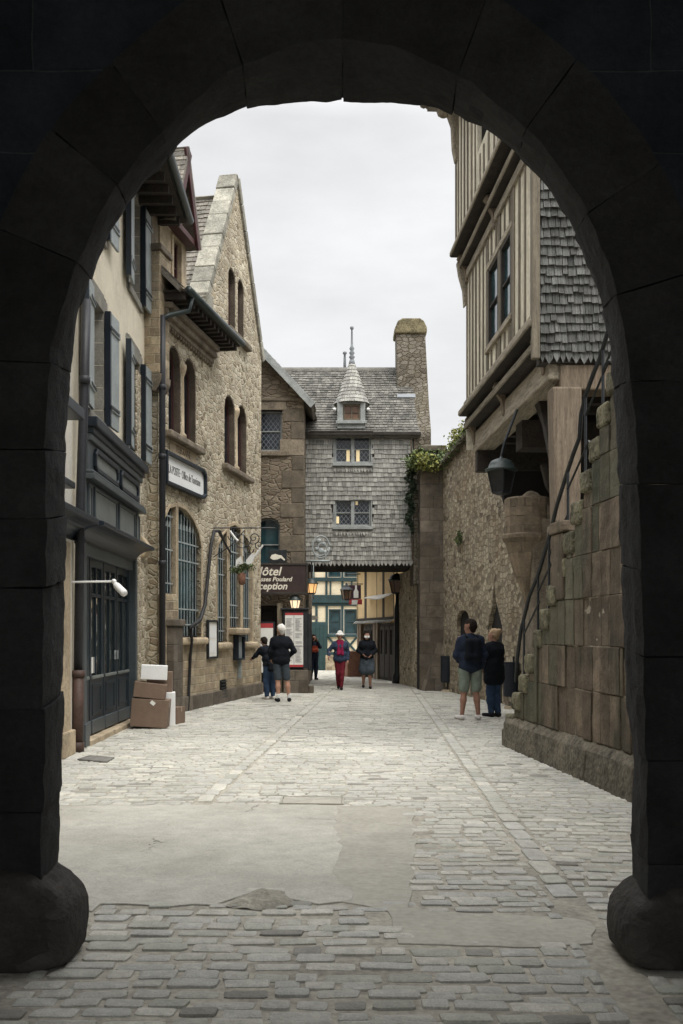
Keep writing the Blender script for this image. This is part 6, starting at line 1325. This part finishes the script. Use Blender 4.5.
def person(label, loc, rot, h, pose, outfit, skin=SKIN):
    s = h / 1.75; t = thing('person', label, 'person', loc, rotz=rot)
    J = dict(shL=(-.175, 0, 1.42), elL=(-.235, -.01, 1.14), wrL=(-.215, .06, .90), shR=(.175, 0, 1.42), elR=(.235, -.01, 1.14), wrR=(.215, .06, .90), hiL=(-.09, 0, .92), knL=(-.10, .02, .49), anL=(-.10, -.02, .085), hiR=(.09, 0, .92), knR=(.10, .02, .49), anR=(.10, -.02, .085), pel=(0, 0, .95), wst=(0, 0, 1.10), chs=(0, 0, 1.32), nek=(0, -.01, 1.47), hed=(0, .015, 1.64), look=(0, 1, 0), toeL=(-.12, .16), toeR=(.12, .16)); J.update(pose)
    V = lambda n_: np.array(J[n_], float); look = V('look') / np.linalg.norm(V('look')); up = np.array([0, 0, 1.0]); side = np.cross(look, up); side /= np.linalg.norm(side); up = np.cross(side, look)
    H = V('hed'); hp = lambda x, y, z: tuple(H + side * x + look * y + up * z)
    X = np.array([1.0, 0, 0])
    c = [(V('pel') - X * .075, V('pel') + X * .075, .115, .115), (V('wst') - X * .06, V('wst') + X * .06, .105, .105), (V('chs') - X * .085, V('chs') + X * .085, .115, .115), (V('pel'), V('chs'), .11, .12), (V('shL'), V('shR'), .065, .065), (V('nek') - up * .03, H - up * .07, .058, .052)]
    c += [(hp(0, -.018, .035), hp(0, -.005, .03), .092, .09), (hp(0, .03, .0), hp(0, .035, -.07), .072, .052), (hp(0, .07, -.095), hp(0, .06, -.09), .03, .03), (hp(0, .095, .01), hp(0, .112, -.03), .012, .017, .012), (hp(-.03, .085, .03), hp(.03, .085, .03), .016, .016, .015), (hp(0, .092, -.062), hp(0, .09, -.066), .02, .02, .015), (hp(-.088, .0, .02), hp(-.09, .0, -.025), .016, .012, .012), (hp(.088, .0, .02), hp(.09, .0, -.025), .016, .012, .012)]
    for S in 'LR':
        sg = -1 if S == 'L' else 1
        c += [(V('hi' + S), V('kn' + S), .085, .058), (V('kn' + S), V('kn' + S) * .65 + V('an' + S) * .35 + np.array([0, -.012, 0]), .054, .056), (V('kn' + S) * .65 + V('an' + S) * .35 + np.array([0, -.012, 0]), V('an' + S), .056, .036)]
        a = V('an' + S); toe = np.array([J['toe' + S][0], J['toe' + S][1], a[2] - .05]); c += [(a + np.array([0, -.035, -.045]), toe, .034, .028)]
        sh, el, wr = V('sh' + S), V('el' + S), V('wr' + S); c += [(sh, el, .050, .040), (el, el * .6 + wr * .4, .042, .040), (el * .6 + wr * .4, wr, .040, .027)]
        d = (wr - el); d /= np.linalg.norm(d); fw = np.array(J.get('palm' + S, (0, 1, 0)), float); fw -= d * (fw @ d); fw /= np.linalg.norm(fw); nn = np.cross(d, fw) * sg   # fw: towards the thumb
        kb = wr + d * .095; c += [(wr, kb, .024, .022, .015), (wr + fw * .016, kb + fw * .026, .018, .014, .012), (wr - fw * .012, kb - fw * .026, .017, .013, .012)]
        for i, (off, L) in enumerate(((.030, .072), (.010, .082), (-.010, .076), (-.029, .060))):
            p0 = wr + d * .088 + fw * off; p1 = p0 + (d * .92 - nn * .25) * L * .5; p2 = p1 + (d * .72 - nn * .65) * L * .5; c += [(p0, p1, .0095, .009, .006), (p1, p2, .009, .0075, .006)]
        th0 = wr + d * .03 + fw * .028; th1 = th0 + d * .035 + fw * .03 - nn * .012; c += [(th0, th1, .013, .011, .01), (th1, th1 + d * .038 + fw * .006 - nn * .01, .011, .0085, .006)]
    body = blob('body', c, .0115, skin, t, .028, s)
    for sx in (-1, 1):
        b_ = MB(); b_.ball([q * s for q in hp(sx * .031, .088, .012)], .011 * s, 8); b_.build('eye', CL['eye'], t, local=True, smooth=True)
    b_ = MB(); b_.tube([[q * s for q in hp(x, .109 - abs(x) * .3, -.062)] for x in (-.022, -.01, 0, .01, .022)], .006 * s, 6); b_.build('mouth', CL['lip'], t, local=True, smooth=True)
    for item in outfit:
        kind, m = item[0], CL[item[1]]; opt = item[2] if len(item) > 2 else {}
        e = opt.get('e', .026); g = []
        if kind in ('jacket', 'coat', 'shirt', 'fleece'):
            bt = opt.get('hem', .93); pz = V('pel').copy(); pz[2] = max(bt, .0) + .10
            g = [(V('shL') * .8 + V('shR') * .2, V('shR') * .8 + V('shL') * .2, .075 + e * .4, .075 + e * .4), (V('chs') - X * .09, V('chs') + X * .09, .115 + e, .115 + e), (V('wst') - X * .07, V('wst') + X * .07, .11 + e, .11 + e), (V('pel') - X * .075, V('pel') + X * .075, .112 + e, .112 + e), (V('chs'), V('pel'), .11 + e, .11 + e), (V('nek') - up * .02, V('nek') + up * .015, .07, .062)]
            if bt < .8:
                lw = np.array([V('pel')[0], V('pel')[1], bt + .10]); g += [(V('pel') - X * .075, lw - X * .085, .112 + e, .118 + e), (V('pel') + X * .075, lw + X * .085, .112 + e, .118 + e)]
            for S in 'LR':
                sh, el, wr = V('sh' + S), V('el' + S), V('wr' + S); g += [(sh, el, .058 + e * .5, .05 + e * .4)]
                if opt.get('sleeve', 1): g += [(el, el * .1 + wr * .9, .05 + e * .4, .036 + e * .3)]
        elif kind in ('trousers', 'shorts', 'skirt'):
            g = [(V('pel') - X * .07, V('pel') + X * .07, .122, .122), (V('pel') + up * .05 - X * .06, V('pel') + up * .05 + X * .06, .115, .115)]
            for S in 'LR':
                hi, kn, an = V('hi' + S), V('kn' + S), V('an' + S); w_ = opt.get('w', .0)
                if kind == 'shorts': kq = kn * .86 + hi * .14 - np.array([0, 0, opt.get('dn', 0)]); g += [(hi + (kq - hi) * .12, kq, .098 + w_, .084 + w_, .012)]
                elif kind == 'skirt': g += [(hi, hi * .2 + kn * .8, .13, .16)]
                else: g += [(hi, kn, .105 + w_, .084 + w_), (kn, kn * .6 + an * .4, .084 + w_, .078 + w_), (kn * .6 + an * .4, an + np.array([0, 0, .02]), .078 + w_, .062 + w_)]
        elif kind == 'shoes':
            for S in 'LR':
                a = V('an' + S); tx, ty = J['toe' + S]; g = [(a + np.array([0, -.045, -.045]), a + np.array([0, 0, -.035]), .040, .042), (a + np.array([0, -.02, -.05]), np.array([tx, ty, a[2] - .05]), .040, .034)]
                if opt.get('sock'): blob('sock', [(a, a + np.array([0, 0, .07]), .046, .047)], .012, CL['white'], t, .02, s)
                blob('shoe', g, .012, m, t, .03, s)
            continue
        elif kind == 'hair':
            g = [(hp(0, -.03, .045), hp(0, -.012, .058), .094, .090), (hp(0, -.05, -.01), hp(0, -.045, -.05), .075, .06)]
            if opt.get('long'): g += [(hp(-.06, -.03, .03), hp(-.075, -.03, -.12), .06, .04), (hp(.06, -.03, .03), hp(.075, -.03, -.12), .06, .04), (hp(0, -.06, .0), hp(0, -.08, -.15), .08, .05)]
            if opt.get('bun'): g += [(hp(0, -.11, .07), hp(0, -.13, .08), .05, .05)]
        elif kind == 'hat':
            g = [(hp(0, -.012, .075), hp(0, -.008, .11), .10, .075), (hp(0, 0, .065), hp(0, .0, .066), .09, .09)]
            for k in range(14): a = k / 14 * 6.283; g.append((hp(.115 * math.cos(a), .13 * math.sin(a), .052), hp(.115 * math.cos(a + .45), .13 * math.sin(a + .45), .052), .017, .017))
        elif kind == 'mask': g = [(hp(-.045, .07, -.04), hp(.045, .07, -.04), .04, .04), (hp(-.02, .09, -.05), hp(.02, .09, -.05), .035, .035), (hp(-.085, .01, 0), hp(-.045, .07, -.03), .008, .012), (hp(.085, .01, 0), hp(.045, .07, -.03), .008, .012)]
        elif kind == 'scarf': g = [(V('nek') + np.array([-.05, .0, 0]), V('nek') + np.array([.05, .0, 0]), .075, .075), (V('nek') + np.array([-.05, .08, 0]), V('wst') + np.array([-.055, .135, .0]), .055, .05), (V('nek') + np.array([.05, .08, 0]), V('wst') + np.array([.055, .135, .0]), .055, .05)]
        rough(blob(kind, g, .0145, m, t, .04, s), .035 if kind == 'hair' else .028, .035 if kind == 'hair' else .09, 0)
    return t
def bag(name, label, cat, loc, rot, caps, m, straps=(), sm=None):
    t = thing(name, label, cat, loc, rotz=rot); blob('pouch', caps, .014, CL[m], t, .04)
    for st_ in straps: b_ = MB(); b_.tube(st_, .016, 6); b_.build('strap', CL[sm or m], t, local=True, smooth=True)
    return t
def gp(px, py): q = GR(px, py); return (q.x, q.y, 0.012)
# couple seen from behind on the right
c1 = gp(470.5, 720); person('man in dark shirt and sage shorts seen from behind with a backpack', c1, rad(6), 1.80, dict(knL=(-.115, .02, .49), anL=(-.16, -.03, .085), toeL=(-.24, .12), knR=(.10, .02, .49), anR=(.14, -.01, .085), toeR=(.15, .17), hiR=(.105, 0, .92), hiL=(-.105, 0, .92), elL=(-.25, .03, 1.14), wrL=(-.17, .20, 1.02), elR=(.25, -.02, 1.14), wrR=(.22, .03, .90), look=(-.75, .7, -.05)), [('shirt', 'navy', dict(sleeve=1, hem=.9)), ('shorts', 'sage', dict(w=.008)), ('shoes', 'shoe_white'), ('hair', 'hair_dark')], SKIN2)
bag('backpack', 'small dark backpack worn by the man in sage shorts', 'backpack', c1, rad(6), [((-.07, -.19, 1.40), (.07, -.19, 1.40), .075, .075), ((-.08, -.20, 1.15), (.08, -.20, 1.15), .08, .08), ((-.07, -.2, 1.15), (-.065, -.2, 1.4), .08, .075), ((.07, -.2, 1.15), (.065, -.2, 1.4), .08, .075), ((-.05, -.265, 1.15), (.05, -.265, 1.15), .03, .03)], 'black', [[(-.09, -.18, 1.48), (-.11, -.06, 1.535), (-.12, .10, 1.48), (-.13, .15, 1.3), (-.14, .05, 1.12), (-.10, -.14, 1.12)], [(.09, -.18, 1.48), (.11, -.06, 1.535), (.12, .10, 1.48), (.13, .15, 1.3), (.14, .05, 1.12), (.10, -.14, 1.12)]], 'black')
c2_ = gp(494, 717); person('woman in long dark coat and jeans standing beside the man with the backpack', c2_, rad(38), 1.63, dict(look=(-.45, .9, -.1), knL=(-.08, .03, .49), anL=(-.08, 0, .085), toeL=(-.11, .19), knR=(.07, .02, .49), anR=(.06, -.05, .085), toeR=(.08, .13), elL=(-.24, .05, 1.15), wrL=(-.14, .22, 1.05), elR=(.24, .04, 1.15), wrR=(.13, .22, 1.05)), [('coat', 'black', dict(hem=.68, e=.045)), ('trousers', 'denim'), ('shoes', 'shoe_dark'), ('hair', 'hair_fair', dict(bun=1))])
# two visitors at the menu on the left
o_ = gp(281, 702); person('white haired man in black jacket and navy shorts facing the menu case', o_, rad(14), 1.76, dict(knL=(-.07, .02, .49), anL=(-.07, -.02, .085), toeL=(-.09, .16), knR=(.14, .02, .49), anR=(.19, -.0, .085), toeR=(.23, .17), elR=(.30, -.03, 1.16), wrR=(.20, .16, 1.02), elL=(-.25, .02, 1.15), wrL=(-.2, .16, .98), look=(-.45, .9, -.12)), [('jacket', 'black', dict(hem=.86, e=.026)), ('shorts', 'slate', dict(w=.004)), ('shoes', 'shoe_dark', dict(sock=1)), ('hair', 'hair_white')])
o2_ = gp(269.5, 699.5); person('stooping dark haired visitor in black top and jeans half hidden by the white haired man', o2_, rad(40), 1.52, dict(wst=(0, .05, 1.10), chs=(0, .14, 1.30), shL=(-.175, .17, 1.39), shR=(.175, .17, 1.39), nek=(0, .2, 1.45), hed=(0, .26, 1.58), look=(.1, .8, -.5), elL=(-.26, .28, 1.2), wrL=(-.24, .48, 1.12), elR=(.24, .1, 1.12), wrR=(.2, .25, .92)), [('jacket', 'black', dict(hem=.9, e=.02)), ('trousers', 'denim'), ('shoes', 'shoe_white'), ('hair', 'hair_dark')])
bag('shoulder_bag', 'dark shoulder bag with a tan flap carried by the stooping visitor', 'bag', (o2_[0], o2_[1], 0), rad(40), [((-.10, -.18, .74), (.08, -.22, .74), .075, .075), ((-.10, -.18, .84), (.08, -.22, .84), .06, .06)], 'black', [[(.08, -.2, .86), (.1, .1, 1.2), (.05, .2, 1.27), (-.1, .05, 1.1), (-.12, -.16, .86)]])
# far visitors
p3 = gp(313.5, 680); person('distant photographer in dark clothes with raised hands before the teal door', p3, rad(200), 1.53, dict(elR=(.22, .16, 1.28), wrR=(.07, .26, 1.52), elL=(-.22, .16, 1.28), wrL=(-.07, .26, 1.52)), [('jacket', 'navy', dict(hem=.9)), ('trousers', 'navy'), ('shoes', 'shoe_dark'), ('hair', 'hair_dark', dict(long=1))])
bag('shoulder_bag', 'orange red bag hanging in front of the distant photographer', 'bag', p3, rad(200), [((-.05, .17, 1.02), (.07, .17, 1.02), .075, .075), ((-.04, .16, 1.12), (.06, .16, 1.12), .055, .055)], 'orange', [[(-.08, .16, 1.12), (-.1, .1, 1.3), (-.06, -.02, 1.4)], [(.1, .16, 1.12), (.12, .1, 1.25), (.1, -.02, 1.4)]], 'black')
p4 = gp(340, 690); person('woman in dark red trousers, white sun hat and crimson scarf walking', p4, rad(185), 1.60, dict(knL=(-.05, .10, .50), anL=(-.03, .16, .085), toeL=(-.03, .32), knR=(.06, .02, .49), anR=(.04, -.10, .11), toeR=(.05, .06), elR=(.33, -.04, 1.22), wrR=(.36, .12, 1.02), elL=(-.25, -.06, 1.15), wrL=(-.24, .02, .9)), [('jacket', 'blue', dict(hem=.93)), ('trousers', 'red', dict(w=-.008)), ('shoes', 'shoe_dark'), ('scarf', 'crimson'), ('hair', 'hair_dark'), ('hat', 'white')])
p5 = gp(367, 689); person('woman in black dress and white face mask walking toward the camera', p5, rad(180), 1.62, dict(knL=(-.09, .12, .50), anL=(-.10, .05, .085), toeL=(-.11, .21), knR=(.10, .02, .49), anR=(.11, -.12, .11), toeR=(.12, .04), elL=(-.27, -.02, 1.18), wrL=(-.12, .19, 1.03), elR=(.27, -.02, 1.18), wrR=(.12, .19, 1.05)), [('jacket', 'black', dict(hem=.86, e=.03)), ('skirt', 'slate'), ('shoes', 'shoe_dark'), ('hair', 'hair_dark', dict(long=1)), ('mask', 'white')], SKIN2)
